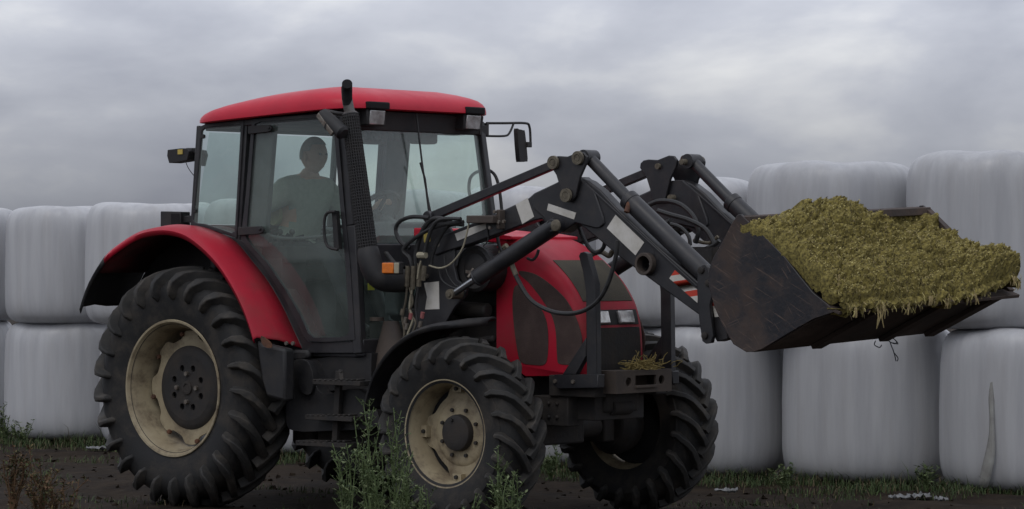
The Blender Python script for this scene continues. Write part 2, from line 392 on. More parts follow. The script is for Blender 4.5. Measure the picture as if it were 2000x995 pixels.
bottom = [
 (-85, 30.9, 0.60, 1.16, 'wrapped bale cut off by the left photo edge, ground row'),
 (137, 30.05, 0.62, 1.16, 'wrapped bale standing on the grass just left of the big rear tyre'),
 (330, 28.9, 0.62, 1.17, 'wrapped bale of the ground row hidden behind the big rear tyre'),
 (590, 27.9, 0.63, 1.18, 'wrapped bale of the ground row behind the fuel tank and steps'),
 (836, 27.1, 0.63, 1.19, 'wrapped bale of the ground row behind the near front wheel'),
 (1092, 26.3, 0.65, 1.21, 'wrapped bale glimpsed between the two front wheels'),
 (1385, 25.25, 0.685, 1.24, 'wrapped bale on the ground beside the far front tyre, under the bucket corner'),
 (1698, 24.5, 0.672, 1.255, 'wrapped bale on the ground directly below the loaded bucket'),
 (2005, 23.5, 0.66, 1.26, 'wrapped bale at the right edge on the ground with a loose strip of film'),
 (2330, 22.6, 0.66, 1.26, None)]
tops = [
 (-75, 30.9, 0.60, 1.16, 2.27, 'upper bale peeking in at the top left corner of the stack'),
 (130, 30.0, 0.62, 1.16, 2.275, 'upper bale left of the black fender extension'),
 (300, 28.9, 0.63, 1.17, 2.29, 'upper bale behind the rear work lamp and red rear fender'),
 (540, 28.0, 0.64, 1.18, 2.31, 'upper bale seen through the tractor door glass'),
 (800, 27.2, 0.66, 1.19, 2.37, 'upper bale seen through the windscreen of the cab'),
 (1050, 26.3, 0.66, 1.21, 2.38, 'upper bale seen under the bent loader arms above the hood'),
 (1330, 25.3, 0.66, 1.24, 2.44, 'upper bale behind the far loader arm and its cylinder'),
 (1620, 24.5, 0.68, 1.255, 2.545, 'upper bale directly behind the heap of silage in the bucket'),
 (1960, 23.6, 0.71, 1.26, 2.60, 'upper bale at the right edge, tallest one in the stack'),
 (2300, 22.7, 0.66, 1.26, 2.6, None)]
for i, (px, Y, r, h, lab) in enumerate(bottom):
    if lab is None: continue
    w = wpt(px, Y); b = bale(w.x, w.y, -0.01, h, r, 'white ' + lab, 11 + i)
    if 'loose strip' in lab:
        mb = MB(); rows = []
        for k in range(15):
            t = k / 14; z = 0.05 + 0.92 * t
            a0 = R_(-128 + 10 * t + 3 * math.sin(5 * t))
            wd = 0.034 * (1 - t) ** 0.6 + 0.004 + .008 * math.sin(9 * t)
            rr = r * (1.03 + 0.035 * math.sin(3 * t + 1)) * (1 if z > 0.12 else 0.98)
            rows.append([(rr * math.cos(a0 + q * wd / r) * (1 + 0.02 * (1 - abs(q))), rr * math.sin(a0 + q * wd / r) * (1 + 0.03 * (1 - abs(q))), z) for q in (-1, -.4, .3, 1)])
        mb.grid(rows)
        finish('film_flap', mb, mat('loose_film', (0.36, 0.36, 0.34), (0.24, 0.235, 0.22), 6, 0.5), parent=b, solid=0.006)
for i, (px, Y, r, h, zt, lab) in enumerate(tops):
    if lab is None: continue
    w = wpt(px, Y); bale(w.x, w.y, h - 0.035, zt - h + 0.035, r, 'white ' + lab, 41 + i)

# ------------------------------------------------------------------ TRACTOR
T = bpy.data.objects.new('tractor', None); COL.objects.link(T); T.matrix_world = M_LOCAL
tag(T, 'red farm tractor with black front loader raised and a glazed cab', 'tractor')

# ---- wheels
def tyre_mb(Rad, w, rimr, nl, lugh, out):
    mb = MB(); Rb = Rad - lugh; H = w / 2; d = Rb - rimr
    half = [(0, Rb), (.30 * H, Rb - .004), (.62 * H, Rb - .016), (.84 * H, Rb - .040), (.955 * H, Rb - .085), (H, Rb - .36 * d), (1.0 * H, Rb - .50 * d),
            (.965 * H, Rb - .72 * d), (.90 * H, Rb - .90 * d), (.86 * H, rimr), (.82 * H, rimr - .02)]
    prof = [(-a, r) for a, r in reversed(half)] + half[1:]
    mb.lathe([(out * a, r) for a, r in prof], n=96)
    # arc-length table of the half outline
    S = [0]
    for i in range(1, len(half)): S.append(S[-1] + math.hypot(half[i][0] - half[i - 1][0], half[i][1] - half[i - 1][1]))
    def prof_at(a):
        sg = 1
        if a < 0: a, sg = -a, -1
        for i in range(1, len(S)):
            if a <= S[i] or i == len(S) - 1:
                t = (a - S[i - 1]) / (S[i] - S[i - 1]); v = half[i - 1][0] + t * (half[i][0] - half[i - 1][0]); r = half[i - 1][1] + t * (half[i][1] - half[i - 1][1])
                dv, dr = half[i][0] - half[i - 1][0], half[i][1] - half[i - 1][1]; q = math.hypot(dv, dr)
                return sg * v, r, sg * -dr / q, dv / q
    mb.cur = 1
    a_sh = S[4]; a_side = S[6] + 0.01
    pitch = 2 * math.pi / nl
    run = 0.62 * w            # how far the bar's centre end runs ahead of its shoulder end
    for side in (1, -1):
        for k in range(nl):
            th0 = pitch * (k + (0.5 if side < 0 else 0))
            st = []
            for t in (0, .18, .36, .54, .72, .88, 1.0):
                a = -0.012 + t * a_sh; b = -run * (1 - t) ** 1.15
                st.append((a, b, lugh * (1.0 if t < .9 else 0.98), 0.023 if t > .1 else 0.028, 0.043))
            st.append((a_sh + .35 * (a_side - a_sh), 0.006, lugh * .95, 0.017, 0.043))
            st.append((a_sh + .7 * (a_side - a_sh), 0.012, lugh * .72, 0.013, 0.040))
            st.append((a_side, 0.020, 0.006, 0.012, 0.026))
            vs = []
            sc_w = w / 0.44
            for i, (a, b, hh, wt, wb) in enumerate(st):
                p0 = st[max(i - 1, 0)]; p1 = st[min(i + 1, len(st) - 1)]
                ta, tb = p1[0] - p0[0], p1[1] - p0[1]; q = math.hypot(ta, tb); na, nb = -tb / q, ta / q
                for off, hgt in ((-wb * sc_w, -0.012), (-wt * sc_w, hh), (wt * sc_w, hh), (wb * sc_w, -0.012)):
                    v, r, nv, nr = prof_at(a + na * off * 0.8)
                    v += nv * hgt; r += nr * hgt; th = th0 + (b + nb * off) / Rad
                    vs.append((r * math.cos(th), out * side * v, r * math.sin(th)))
            fs = []
            for i in range(len(st) - 1):
                for j in range(3): fs.append((i * 4 + j, i * 4 + j + 1, (i + 1) * 4 + j + 1, (i + 1) * 4 + j))
            fs += [(0, 1, 2, 3), tuple(len(vs) - 4 + j for j in (3, 2, 1, 0))]
            mb.add(vs, fs)
    return mb
def bolt(mb, p, ax, r=0.012, h=0.014):
    p = Vector(p); ax = Vector(ax).normalized(); mb.tube([p - ax * .004, p + ax * h], r, 6)
def rear_wheel(yc, out):
    e = bpy.data.objects.new('rear_wheel', None); COL.objects.link(e); e.parent = T; e.location = (0, yc, 0.85)
    w = 0.44
    ty = finish('tyre', tyre_mb(0.872, w, 0.475, 25, 0.068, out), [m_rubber, m_lug], e, bevel=0.007, segs=2)
    mb = MB()
    mb.lathe([(out * a, r) for a, r in ((.176, .455), (.186, .475), (.198, .490), (.206, .486), (.204, .472), (.188, .462), (.165, .450), (.135, .437), (.05, .425), (-.04, .415), (-.12, .430), (-.19, .475), (-.20, .488))], n=96)
    # scalloped centre plate
    ro = []; n = 160
    for i in range(n):
        a = 2 * math.pi * i / n + 0.2; l = math.cos(8 * a)
        ro.append(0.382 + 0.026 * math.tanh(2.2 * l) / 0.976)
    pts = [Vector((ro[i] * math.cos(2 * math.pi * i / n + .2), out * 0.022, ro[i] * math.sin(2 * math.pi * i / n + .2))) for i in range(n)]
    mb.prism(pts, (0, -out * 0.014, 0))
    mb.cur = 1
    for k in range(8):
        a = 2 * math.pi * k / 8 + .2
        bolt(mb, (.388 * math.cos(a), out * .022, .388 * math.sin(a)), (0, out, 0), 0.017, 0.02)
    finish('rim', mb, [m_cream, m_rust], e, bevel=0.002)
    mb = MB()
    holes = []
    for k in range(8):
        a = 2 * math.pi * (k + .5) / 8
        holes.append([Vector((.148 * math.cos(a) + .024 * math.cos(b), out * .052, .148 * math.sin(a) + .024 * math.sin(b))) for b in [2 * math.pi * q / 14 for q in range(14)]])
    outer = [Vector((.235 * math.cos(b), out * .052, .235 * math.sin(b))) for b in [2 * math.pi * q / 72 for q in range(72)]]
    mb.prism(outer, (0, -out * .016, 0), holes)
    mb.lathe([(out * a, r) for a, r in ((.052, .234), (.046, .262), (.040, .285), (.024, .300), (.020, .300))], n=72)
    mb.lathe([(out * a, r) for a, r in ((.052, .05), (.064, .048), (.066, .030), (.060, .026), (.06, .001))], n=32)
    mb.cur = 1
    for k in range(4):
        a = math.pi / 2 * k; bolt(mb, (.100 * math.cos(a), out * .052, .100 * math.sin(a)), (0, out, 0), 0.017, 0.022)
    mb.cur = 2; mb.lathe([(out * a, r) for a, r in ((.024, .18), (.024, .01))], n=32)  # black sheet behind the holes, painting in their shade
    finish('hub', mb, [m_dirty, m_bolt, m_soot_shade], e)
    return e
rear_wheel(-0.89, -1); rear_wheel(0.95, 1)

def front_wheel(yc, out):
    e = bpy.data.objects.new('front_wheel', None); COL.objects.link(e); e.parent = T; e.location = (2.56, yc, 0.625)
    finish('tyre', tyre_mb(0.638, 0.38, 0.352, 22, 0.047, out), [m_rubber, m_lug], e, bevel=0.006, segs=2)
    mb = MB()
    mb.lathe([(out * a, r) for a, r in ((.138, .335), (.148, .352), (.158, .366), (.166, .362), (.164, .350), (.15, .342), (.125, .330), (.06, .318), (-.02, .306), (-.10, .315), (-.15, .345), (-.16, .362))], n=80)
    n = 200; pts = []
    for i in range(n):
        a = 2 * math.pi * i / n; l = math.cos(4 * (a - R_(180)))
        r = 0.286 + 0.028 * math.tanh(3.0 * l)
        pts.append(Vector((r * math.cos(a), out * 0.000, r * math.sin(a))))
    mb.prism(pts, (0, -out * 0.012, 0))
    mb.lathe([(out * a, r) for a, r in ((.000, .222), (.006, .215), (.012, .195), (.014, .17), (.014, .08))], n=64)
    for k in range(4):
        a = math.pi / 2 * k
        mb.box((.296 * math.cos(a), out * .02, .296 * math.sin(a)), (.05, .05, .075), Matrix.Rotation(-a, 3, 'Y'))
    mb.cur = 1
    for k in range(8):
        a = 2 * math.pi * (k + .5) / 8; bolt(mb, (.160 * math.cos(a), out * .014, .160 * math.sin(a)), (0, out, 0), 0.013, 0.018)
    for k in range(4):
        a = math.pi / 2 * k; bolt(mb, (.292 * math.cos(a), out * .045, .292 * math.sin(a)), (0, out, 0), 0.014, 0.016)
    finish('rim', mb, [m_cream, m_dirty], e, bevel=0.002)
    mb = MB(); mb.lathe([(out * a, r) for a, r in ((.0, .122), (.045, .121), (.060, .116), (.068, .100), (.070, .06), (.072, .02), (.072, .001))], n=40)
    bolt(mb, (-.02, out * .07, .085), (0, out, 0), .012, .012)
    mb.cur = 1; mb.lathe([(out * a, r) for a, r in ((-.02, .30), (-.02, .01))], n=32)  # black sheet behind the plate that paints the gaps as shade
    finish('hub', mb, [m_dirty, m_soot_shade], e)
    return e
front_wheel(-0.87, -1); front_wheel(0.98, 1)

# ---- chassis, engine, axles
def part(name, mb, m, parent=T, **k): return finish(name, mb, m, parent, **k)
mb = MB()
mb.box((1.0, 0, .80), (2.2, .50, .46)); mb.box((1.75, 0, 1.05), (1.3, .46, .55)); mb.box((2.75, 0, .86), (.95, .36, .22))
mb.cyl((0, -.8, .85), (0, .8, .85), .13); mb.box((0, 0, .85), (.6, .5, .6)); mb.box((.9, 0, .55), (.8, .4, .2))
part('chassis', mb, m_dirty, bevel=0.02)
mb = MB()
mb.cyl((2.56, -.62, .61), (2.56, .62, .61), .075); mb.box((2.56, 0, .62), (.26, .5, .22)); mb.box((2.56, -.58, .63), (.18, .14, .26)); mb.box((2.56, .58, .63), (.18, .14, .26))
mb.cyl((2.40, -.5, .60), (2.40, .5, .60), .022); mb.lathe([(-.02, .10), (.0, .2), (.12, .22), (.2, .16)], (2.56, -.82, .62), (0, 1, 0), 24, cap=True); mb.lathe([(.02, .10), (.0, .2), (-.12, .22), (-.2, .16)], (2.56, .82, .62), (0, 1, 0), 24, cap=True)
part('front_axle', mb, m_dirty, bevel=0.015)
mb = MB()
mb.box((2.0, 0, 1.35), (.86, .5, .75)); mb.box((1.80, -.30, 1.25), (.5, .16, .35)); mb.cyl((1.7, -.36, 1.45), (2.35, -.36, 1.42), .05)
for x in (1.75, 1.9, 2.05, 2.2): mb.cyl((x, -.27, 1.66), (x, -.27, 1.78), .035)
for z in (1.12, 1.2): mb.cyl((2.1, -.33, z), (2.38, -.33, z + .03), .025)
part('engine', mb, m_dirty, bevel=0.015)
mb = MB(); c = P(925, 525, y=-.50)
mb.lathe([(-.002, .001), (0, .06), (.012, .10), (.0, .135), (.01, .158), (.05, .163), (.06, .158), (.30, .158), (.31, .12)], c, (0, 1, 0), 48)
af = part('air_filter', mb, m_plast)
mb = MB(); mb.cyl(c + Vector((-.02, -.03, -.06)), c + Vector((0, 0, 0)), .012); mb.bar(c + Vector((-.05, -.02, -.02)), c + Vector((.03, -.02, -.03)), .012, .02)
finish('clip', mb, m_bolt, af)

# ---- hood
def prof_curve(k=8):
    pts = [(2.40, 0, 1.925), (2.55, 0, 1.905), (2.72, 0, 1.835), (2.87, 0, 1.735), (2.98, 0, 1.64), (3.06, 0, 1.545), (3.115, 0, 1.45), (3.15, 0, 1.33), (3.165, 0, 1.18), (3.165, 0, 1.00)]
    return smooth(pts, k)
HC = prof_curve(4)
HW = 0.335
mb = MB()
side = [Vector((p.x, -HW, p.z)) for p in HC] + [Vector((2.66, -HW, .985)), Vector((2.48, -HW, 1.07)), Vector((2.40, -HW, 1.12))]
nc = len(HC)
mb.prism(side, (0, 2 * HW, 0))
me_bm = None
hood = part('hood', mb, m_red_shaded, ang=50)
bm = bmesh.new(); bm.from_mesh(hood.data); bm.edges.ensure_lookup_table()
sel = []
for ed in bm.edges:
    a, b = ed.verts
    if abs(abs(a.co.y) - HW) < 1e-4 and abs(a.co.y - b.co.y) < 1e-4 and len(ed.link_faces) == 2:
        # edges of the outline that belong to the curved top and front
        f0, f1 = ed.link_faces
        if abs(f0.normal.dot(f1.normal)) < 0.3:
            mid = (a.co + b.co) / 2
            if min((Vector((mid.x, 0, mid.z)) - p).length for p in HC) < 0.06 and mid.z > 1.0: sel.append(ed)
bmesh.ops.bevel(bm, geom=sel, offset=0.075, segments=6, profile=0.5, affect='EDGES', clamp_overlap=False)
bm.to_mesh(hood.data); bm.free()
hood.data.polygons.foreach_set('use_smooth', [True] * len(hood.data.polygons)); hood.data.set_sharp_from_angle(angle=R_(48))
def strip(z_hi, z_lo, y0, y1, proud, depth=0.012):
    ps = [p for p in prof_curve(16) if z_lo <= p.z <= z_hi]
    if len(ps) < 2: return MB()
    m_ = MB(); rows = []
    nrm = []
    for i in range(len(ps)):
        t = ps[min(i + 1, len(ps) - 1)] - ps[max(i - 1, 0)]; nrm.append(Vector((-t.z, 0, t.x)).normalized())
    nrm = [n_ if n_.x > -1e-6 else -n_ for n_ in nrm]
    for o in (proud, proud - depth):
        pass
    for i, p in enumerate(ps):
        q = p + nrm[i] * proud; q2 = p + nrm[i] * (proud - depth)
        rows.append([Vector((q2.x, y0, q2.z)), Vector((q.x, y0, q.z)), Vector((q.x, y1, q.z)), Vector((q2.x, y1, q2.z))])
    m_.grid(rows, True); n = len(rows)
    m_.f += [(0, 1, 2, 3), tuple((n - 1) * 4 + j for j in (3, 2, 1, 0))]; m_.m += [0, 0]
    return m_
finish('hood_screen', strip(1.765, 1.485, -.262, .262, .004), m_screen, hood, bevel=.002)
finish('lamp_panel', strip(1.435, 1.325, -.262, .262, .004), m_plast, hood)
finish('front_grille', strip(1.318, 1.005, -.262, .262, .006), m_dirty, hood, bevel=.003)
for yy in (-.135, .125):
    mb = MB(); mb.box((3.150, yy, 1.380), (.03, .155, .088), Matrix.Rotation(R_(-16), 3, 'Y'))
    hl = finish('headlight', mb, m_lens, hood, bevel=.008)
def zpx(z0, z1, s, pts): return [(z0 + a / s, z1 + b / s) for a, b in pts]
def px_panel(name, pts, y, t, m, parent, bevel=0.003, rounds=4):
    pp = PY(pts, y); pp = smooth(pp, rounds, closed=True) if rounds else pp
    m_ = MB(); m_.prism(pp, (0, t, 0)); return finish(name, m_, m, parent, bevel=bevel)
rearmesh = zpx(950, 440, 3.109, [(164, 395), (178, 368), (205, 375), (300, 470), (350, 545), (372, 640), (372, 780), (352, 846), (290, 850), (220, 838), (192, 790), (165, 600), (157, 470)])
frontmesh = zpx(950, 440, 3.109, [(203, 278), (300, 300), (400, 370), (480, 450), (530, 540), (560, 620), (578, 700), (568, 790), (540, 842), (445, 845), (428, 800), (420, 650), (395, 550), (345, 465), (265, 360), (205, 305)])
for nm, pts in (('side_mesh', rearmesh), ('side_mesh', frontmesh)):
    pl = PY(pts, -HW - .004)
    px_panel(nm, pts, -HW - .004, .010, m_mesh, hood)
    m_ = MB(); m_.prism([Vector((p.x, HW + .004, p.z)) for p in smooth(pl, 4, True)], (0, -.010, 0)); finish(nm, m_, m_mesh, hood, bevel=.003)
mb = MB()
mb.prism([(1.60, -.30, 1.985), (2.0, -.30, 1.972), (2.42, -.30, 1.938), (2.42, -.30, 1.875), (1.60, -.30, 1.925)], (0, .60, 0))
part('hood_top', mb, m_red, bevel=.02, segs=3)
mb = MB(); mb.prism([(2.38, -.345, 1.945), (2.55, -.345, 1.922), (2.55, -.345, 1.90), (2.38, -.345, 1.905)], (0, .69, 0)); finish('hood_lip', mb, m_red, hood, bevel=.006)

# ---- front guard posts and bumper bracket
for sgn in (-1, 1):
    mb = MB(); y = -.42
    prof = PY([(1130, 500), (1133, 494), (1140, 492), (1147, 496), (1157, 530), (1163, 555), (1166, 760), (1146, 760), (1144, 572), (1138, 530)], y)
    mb.prism(prof, (0, .05, 0))
    mb.prism(PY([(1144, 660), (1145, 694), (1124, 732), (1098, 732)], y - .004), (0, .045, 0))
    mb.prism(PY([(1082, 732), (1168, 732), (1168, 758), (1090, 760), (1080, 752)], y - .012), (0, .07, 0))
    mb = mb if sgn < 0 else mb.mirrored()
    gp = part('guard_post', mb, m_arm, bevel=.005)
    if sgn < 0:
        for a, b in ((1085, 745), (1120, 746)):
            mb = MB(); bolt(mb, P(a, b, y=y - .012), (0, -1, 0), .014, .012); finish('bolt', mb, m_bolt, gp)
mb = MB()
def circ(cy, cz, r, x, n=16): return [Vector((x, cy + r * math.cos(2 * math.pi * i / n), cz + r * math.sin(2 * math.pi * i / n))) for i in range(n)]
zt, zb = 1.035, .885
mb.prism([(3.41, -.275, zb), (3.41, .275, zb), (3.41, .275, zt), (3.41, -.275, zt)], (-.02, 0, 0),
         [circ(-.165, .96, .030, 3.41), circ(.185, .965, .030, 3.41), [Vector((3.41, a, b)) for a, b in ((-.095, .935), (.125, .935), (.125, 1.0), (-.095, 1.0))]])
mb.box((3.30, -.285, .96), (.22, .02, .15)); mb.box((3.30, .285, .96), (.22, .02, .15)); mb.box((3.30, 0, 1.025), (.20, .54, .016))
mb.box((3.22, 0, .955), (.02, .54, .12)); mb.box((3.40, .015, .925), (.05, .22, .014))
part('front_bracket', mb, m_brown, bevel=.005)
mb = MB(); mb.box((3.02, 0, .82), (.36, .52, .24)); mb.box((3.1, -.32, .93), (.40, .12, .14)); mb.box((2.9, -.30, .76), (.30, .12, .20)); mb.box((3.1, .32, .93), (.40, .12, .14)); mb.cyl((3.2, -.1, .78), (3.2, .1, .78), .05)
for i in range(6): bolt(mb, (2.82 + .07 * (i % 3), -.362, .72 + .09 * (i // 3)), (0, -1, 0), .014, .014)
part('axle_support', mb, m_dirty, bevel=.012)

# ---- loader tower, arms, cylinders: near side traced on its plane, far side is the same shape mirrored
YL = -0.55
arm_poly = [(850, 466), (869, 457), (915, 439), (959, 422), (1007, 399), (1031, 388), (1042, 378), (1086, 357), (1105, 347), (1130, 346), (1149, 354), (1172, 372), (1204, 407), (1280, 478), (1364, 552), (1388, 575),
            (1385, 627), (1364, 615), (1320, 583), (1275, 550), (1212, 504), (1165, 465), (1140, 445), (1124, 436), (1098, 454), (1084, 455), (1072, 444), (1058, 428), (1043, 431), (982, 454), (925, 475), (873, 491), (850, 500), (842, 485)]
plate_poly = [(1041, 381), (1086, 357), (1105, 347), (1130, 346), (1160, 372), (1178, 425), (1180, 437), (1172, 444), (1160, 446), (1124, 436), (1098, 454), (1084, 455), (1072, 444), (1060, 424), (1042, 408), (1038, 395)]
rocker_poly = [(1073, 322), (1074, 313), (1080, 307), (1090, 305), (1108, 306), (1120, 301), (1130, 297), (1140, 298), (1146, 306), (1145, 318), (1133, 345), (1124, 384), (1116, 393), (1105, 394), (1096, 385), (1093, 365), (1086, 342)]
tower_poly = [(830, 440), (850, 424), (868, 428), (882, 452), (888, 492), (886, 520), (893, 548), (912, 562), (908, 578), (888, 600), (862, 645), (806, 668), (800, 655), (815, 600), (820, 520), (818, 470)]
pins = [(1083, 318, .016), (1131, 309, .016), (1108, 382, .017)]
def arc_pts(c, r, y, n=20): return [Vector((c.x + r * math.cos(2 * math.pi * i / n), y, c.z + r * math.sin(2 * math.pi * i / n))) for i in range(n)]
hole_c = P(1273, 516, y=YL)
for sgn in (-1, 1):
    fl = (lambda m_: m_) if sgn < 0 else (lambda m_: m_.mirrored())
    mb = MB(); mb.prism(PY(arm_poly, YL - .045), (0, .09, 0), [arc_pts(hole_c, .052, YL - .045)])
    arm = part('loader_arm', fl(mb), m_arm, bevel=.012, segs=3)
    mb = MB(); mb.prism(PY(plate_poly, YL - .058), (0, .116, 0)); finish('knee_plate', fl(mb), m_arm, arm, bevel=.008)
    # weld bead along the upper flange of the lower boom
    mb = MB(); e0 = P(1150, 356, y=YL); e1 = P(1372, 560, y=YL)
    mb.bar(e0, e1, .115, .014); finish('top_flange', fl(mb), m_arm, arm, bevel=.004)
    mb = MB(); hc = hole_c
    mb.lathe([(-.10, .052), (-.10, .068), (-.095, .072), (-.03, .072), (-.03, .052)], Vector((hc.x, YL + .01, hc.z)), (0, 1, 0), 32, closed=True)
    finish('tube_collar', fl(mb), m_brown, arm)
    mb = MB(); mb.prism(PY(rocker_poly, YL - .084), (0, .022, 0)); mb.prism(PY(rocker_poly, YL + .062), (0, .022, 0))
    rk = part('rocker_link', fl(mb), m_arm, bevel=.005)
    for a, b, r in pins:
        mb = MB(); c = P(a, b, y=YL - .084)
        mb.tube([c + Vector((0, -.022, 0)), c + Vector((0, .19, 0))], r * 1.25, 16); mb.lathe([(-.006, .046), (-.024, .044), (-.024, .024), (-.012, .02)], c, (0, 1, 0), 24)
        finish('pivot_pin', fl(mb), m_coup, rk)
    # parallel link bar
    mb = MB(); a = P(843, 424, y=YL); b = P(1083, 322, y=YL); mb.bar(a, b, .05, .058); mb.cyl(a + Vector((0, -.05, 0)), a + Vector((0, .05, 0)), .04)
    part('parallel_link', fl(mb), m_arm, bevel=.006)
    # lift cylinder
    yc = YL - .105 if True else YL
    top = P(1086, 441, y=yc); gland = P(935, 541, y=yc); eye = P(884, 575, y=yc)
    mb = MB(); mb.cyl(top + (top - gland).normalized() * .01, gland, .056, 28); mb.cyl(gland, gland + (eye - gland) * .07, .060, 28)
    mb.tube([top + Vector((0, -.05, 0)), top + Vector((0, .15, 0))], .042, 20)
    lc = part('lift_cylinder', fl(mb), m_black, bevel=.004)
    mb = MB(); mb.cyl(gland, eye, .024, 20); finish('rod', fl(mb), m_chrome, lc)
    mb = MB(); c = P(1086, 441, y=yc - .05); mb.lathe([(0, .04), (-.012, .036), (-.018, .022), (-.020, .001)], c, (0, 1, 0), 24); finish('pin', fl(mb), m_coup, lc); mb = MB(); mb.cyl(eye + Vector((0, -.035, 0)), eye + Vector((0, .1, 0)), .034, 20); c = eye + Vector((0, -.035, 0)); mb.lathe([(0, .02), (-.012, .018), (-.014, .001)], c, (0, 1, 0), 16)
    finish('pin', fl(mb), m_coup, lc)
    # tilt cylinder
    yt = YL + .0
    p0 = P(1150, 308, y=yt); p1 = P(1226, 388, y=yt); p2 = P(1378, 535, y=yt)
    mb = MB(); mb.cyl(p1, p2, .062, 28); mb.cyl(p1, p1 + (p2 - p1).normalized() * .05, .066, 28)
    tcy = part('tilt_cylinder', fl(mb), m_arm, bevel=.005)
    mb = MB(); mb.cyl(p0, p1, .040, 24); mb.cyl(p0 + Vector((0, -.06, 0)), p0 + Vector((0, .06, 0)), .050, 20); finish('rod', fl(mb), m_black, tcy)
    mb = MB(); mb.cyl(p1 + Vector((.05, -.075, -.09)), p1 + Vector((.05, -.045, -.03)), .018, 12); finish('port', fl(mb), m_rust, tcy); mb = MB(); mb.cyl(p0 + Vector((-.035, -.05, .012)), p0 + Vector((-.035, .05, .012)), .030, 16); finish('rod_eye', fl(mb), m_rust, tcy)
    # tool carrier at the end of the arm
    mb = MB(); car = [(1362, 528), (1368, 519), (1378, 516), (1384, 524), (1385, 542), (1390, 552), (1391, 572), (1386, 597), (1389, 628), (1393, 655), (1390, 670), (1378, 672), (1371, 667), (1365, 625), (1361, 570)]
    mb.prism(PY(car, YL - .09), (0, .03, 0)); mb.prism(PY(car, YL + .06), (0, .03, 0))
    back = [(1372, 560), (1392, 560), (1404, 600), (1418, 640), (1422, 662), (1400, 668), (1390, 650), (1378, 620)]
    mb.prism(PY(back, YL - .04), (0, .09, 0))
    ca = part('tool_carrier', fl(mb), m_arm, bevel=.006)
    for a, b in ((1370, 528), (1384, 553), (1377, 656)):
        mb = MB(); c = P(a, b, y=YL - .09); mb.lathe([(0, .024), (-.012, .022), (-.016, .012), (-.016, .001)], c, (0, 1, 0), 16)
        finish('pin', fl(mb), m_dirty, ca)
    if sgn < 0:
        mb = MB(); mb.prism(PY([(1392, 598), (1401, 596), (1409, 610), (1409, 618), (1396, 620)], YL - .046), (0, .004, 0)); mb.cur = 1; mb.prism(PY([(1391, 590), (1398, 590), (1401, 596), (1392, 598)], YL - .046), (0, .004, 0)); finish('reflector', mb, [m_white, m_orange], ca)
    # tower
    mb = MB(); mb.prism(PY(tower_poly, YL - .03), (0, .025, 0)); mb.prism(PY(tower_poly, YL + .06), (0, .025, 0)); mb.prism(PY([(818, 560), (880, 560), (862, 640), (806, 664), (802, 655), (815, 600)], YL + .085), (0, .12, 0))
    tw = part('loader_tower', fl(mb), m_black, bevel=.005)
    if sgn < 0:
        def sticker(nm, pts, y, m, parent): 
            m_ = MB(); m_.prism(PY(pts, y), (0, .003, 0)); return finish(nm, m_, m, parent)
        sticker('sticker', [(828, 553), (857, 550), (858, 604), (830, 605), (834, 580)], YL - .0335, m_white, tw)
        sticker('sticker', [(827, 454), (840, 452), (840, 472), (828, 474)], YL - .0335, m_yellow, tw)
        for a, b in ((885, 577), (858, 478), (834, 540)):
            mb = MB(); bolt(mb, P(a, b, y=YL - .03), (0, -1, 0), .018, .016); finish('bolt', mb, m_bolt, tw)
        ys = YL - .0485; yk = YL - .0615
        sticker('sticker', [(888, 457), (925, 443), (949, 436), (949, 447), (893, 471)], ys, m_white, arm)
        sticker('sticker', [(1007, 400), (1030, 387), (1043, 424), (1020, 438)], ys, m_white, arm)
        sticker('sticker', [(1071, 398), (1125, 416), (1121, 429), (1068, 411)], yk, m_white, arm)
        sticker('sticker', [(1202, 420), (1258, 474), (1241, 499), (1185, 446)], ys, m_white, arm)
        mb = MB()
        A = [(1307, 544), (1318, 528), (1364, 568), (1362, 592)]
        # diagonal hazard bands
        def lerp(a, b, t): return (a[0] + (b[0] - a[0]) * t, a[1] + (b[1] - a[1]) * t)
        cuts_l = [0, 0.001, .30, .52, .80, 1.0]
        def clip_band(f0, f1):
            """part of the parallelogram between two nearly level lines"""
            poly = [Vector((a, b, 0)) for a, b in A]
            def cut(poly, off, keep_below):
                out = []
                for i in range(len(poly)):
                    p, q = poly[i], poly[(i + 1) % len(poly)]
                    d0 = (p.y + .16 * (p.x - 1330)) - off; d1 = (q.y + .16 * (q.x - 1330)) - off
                    if not keep_below: d0, d1 = -d0, -d1
                    if d0 <= 0: out.append(p)
                    if d0 * d1 < 0: out.append(p + (q - p) * (d0 / (d0 - d1)))
                return out
            poly = cut(poly, f0, False) if f0 is not None else poly
            return [(p.x, p.y) for p in (cut(poly, f1, True) if f1 is not None and poly else poly)]
        for i, (f0, f1) in enumerate(((500, 536), (536, 548), (548, 559), (559, 571), (571, 583), (583, 610))):
            pl = clip_band(f0, f1)
            if len(pl) > 2:
                mb.cur = 1 if i % 2 == 0 else 0; mb.prism(PY(pl, ys), (0, .003, 0))
        finish('hazard_sticker', mb, [m_white, m_orange], arm)
mb = MB(); mb.tube([(hole_c.x, -.50, hole_c.z), (hole_c.x, .50, hole_c.z)], .058, 24, cap=False); mb.tube([(hole_c.x, -.50, hole_c.z), (hole_c.x, .50, hole_c.z)], .050, 24, cap=False)
mb.box((hole_c.x + .05, .1, hole_c.z + .06), (.24, .36, .10)); mb.box((hole_c.x + .12, -.25, hole_c.z + .04), (.14, .16, .12))
part('cross_tube', mb, m_dirty)
mb = MB(); c0 = P(920, 429, y=YL - .10); c1 = P(972, 429, y=YL - .10)
mb.bar(c0, c1, .10, .052); mb.box(c1 + Vector((.0, .03, .0)), (.03, .06, .13))
jb = part('junction_box', mb, m_brown, bevel=.006)
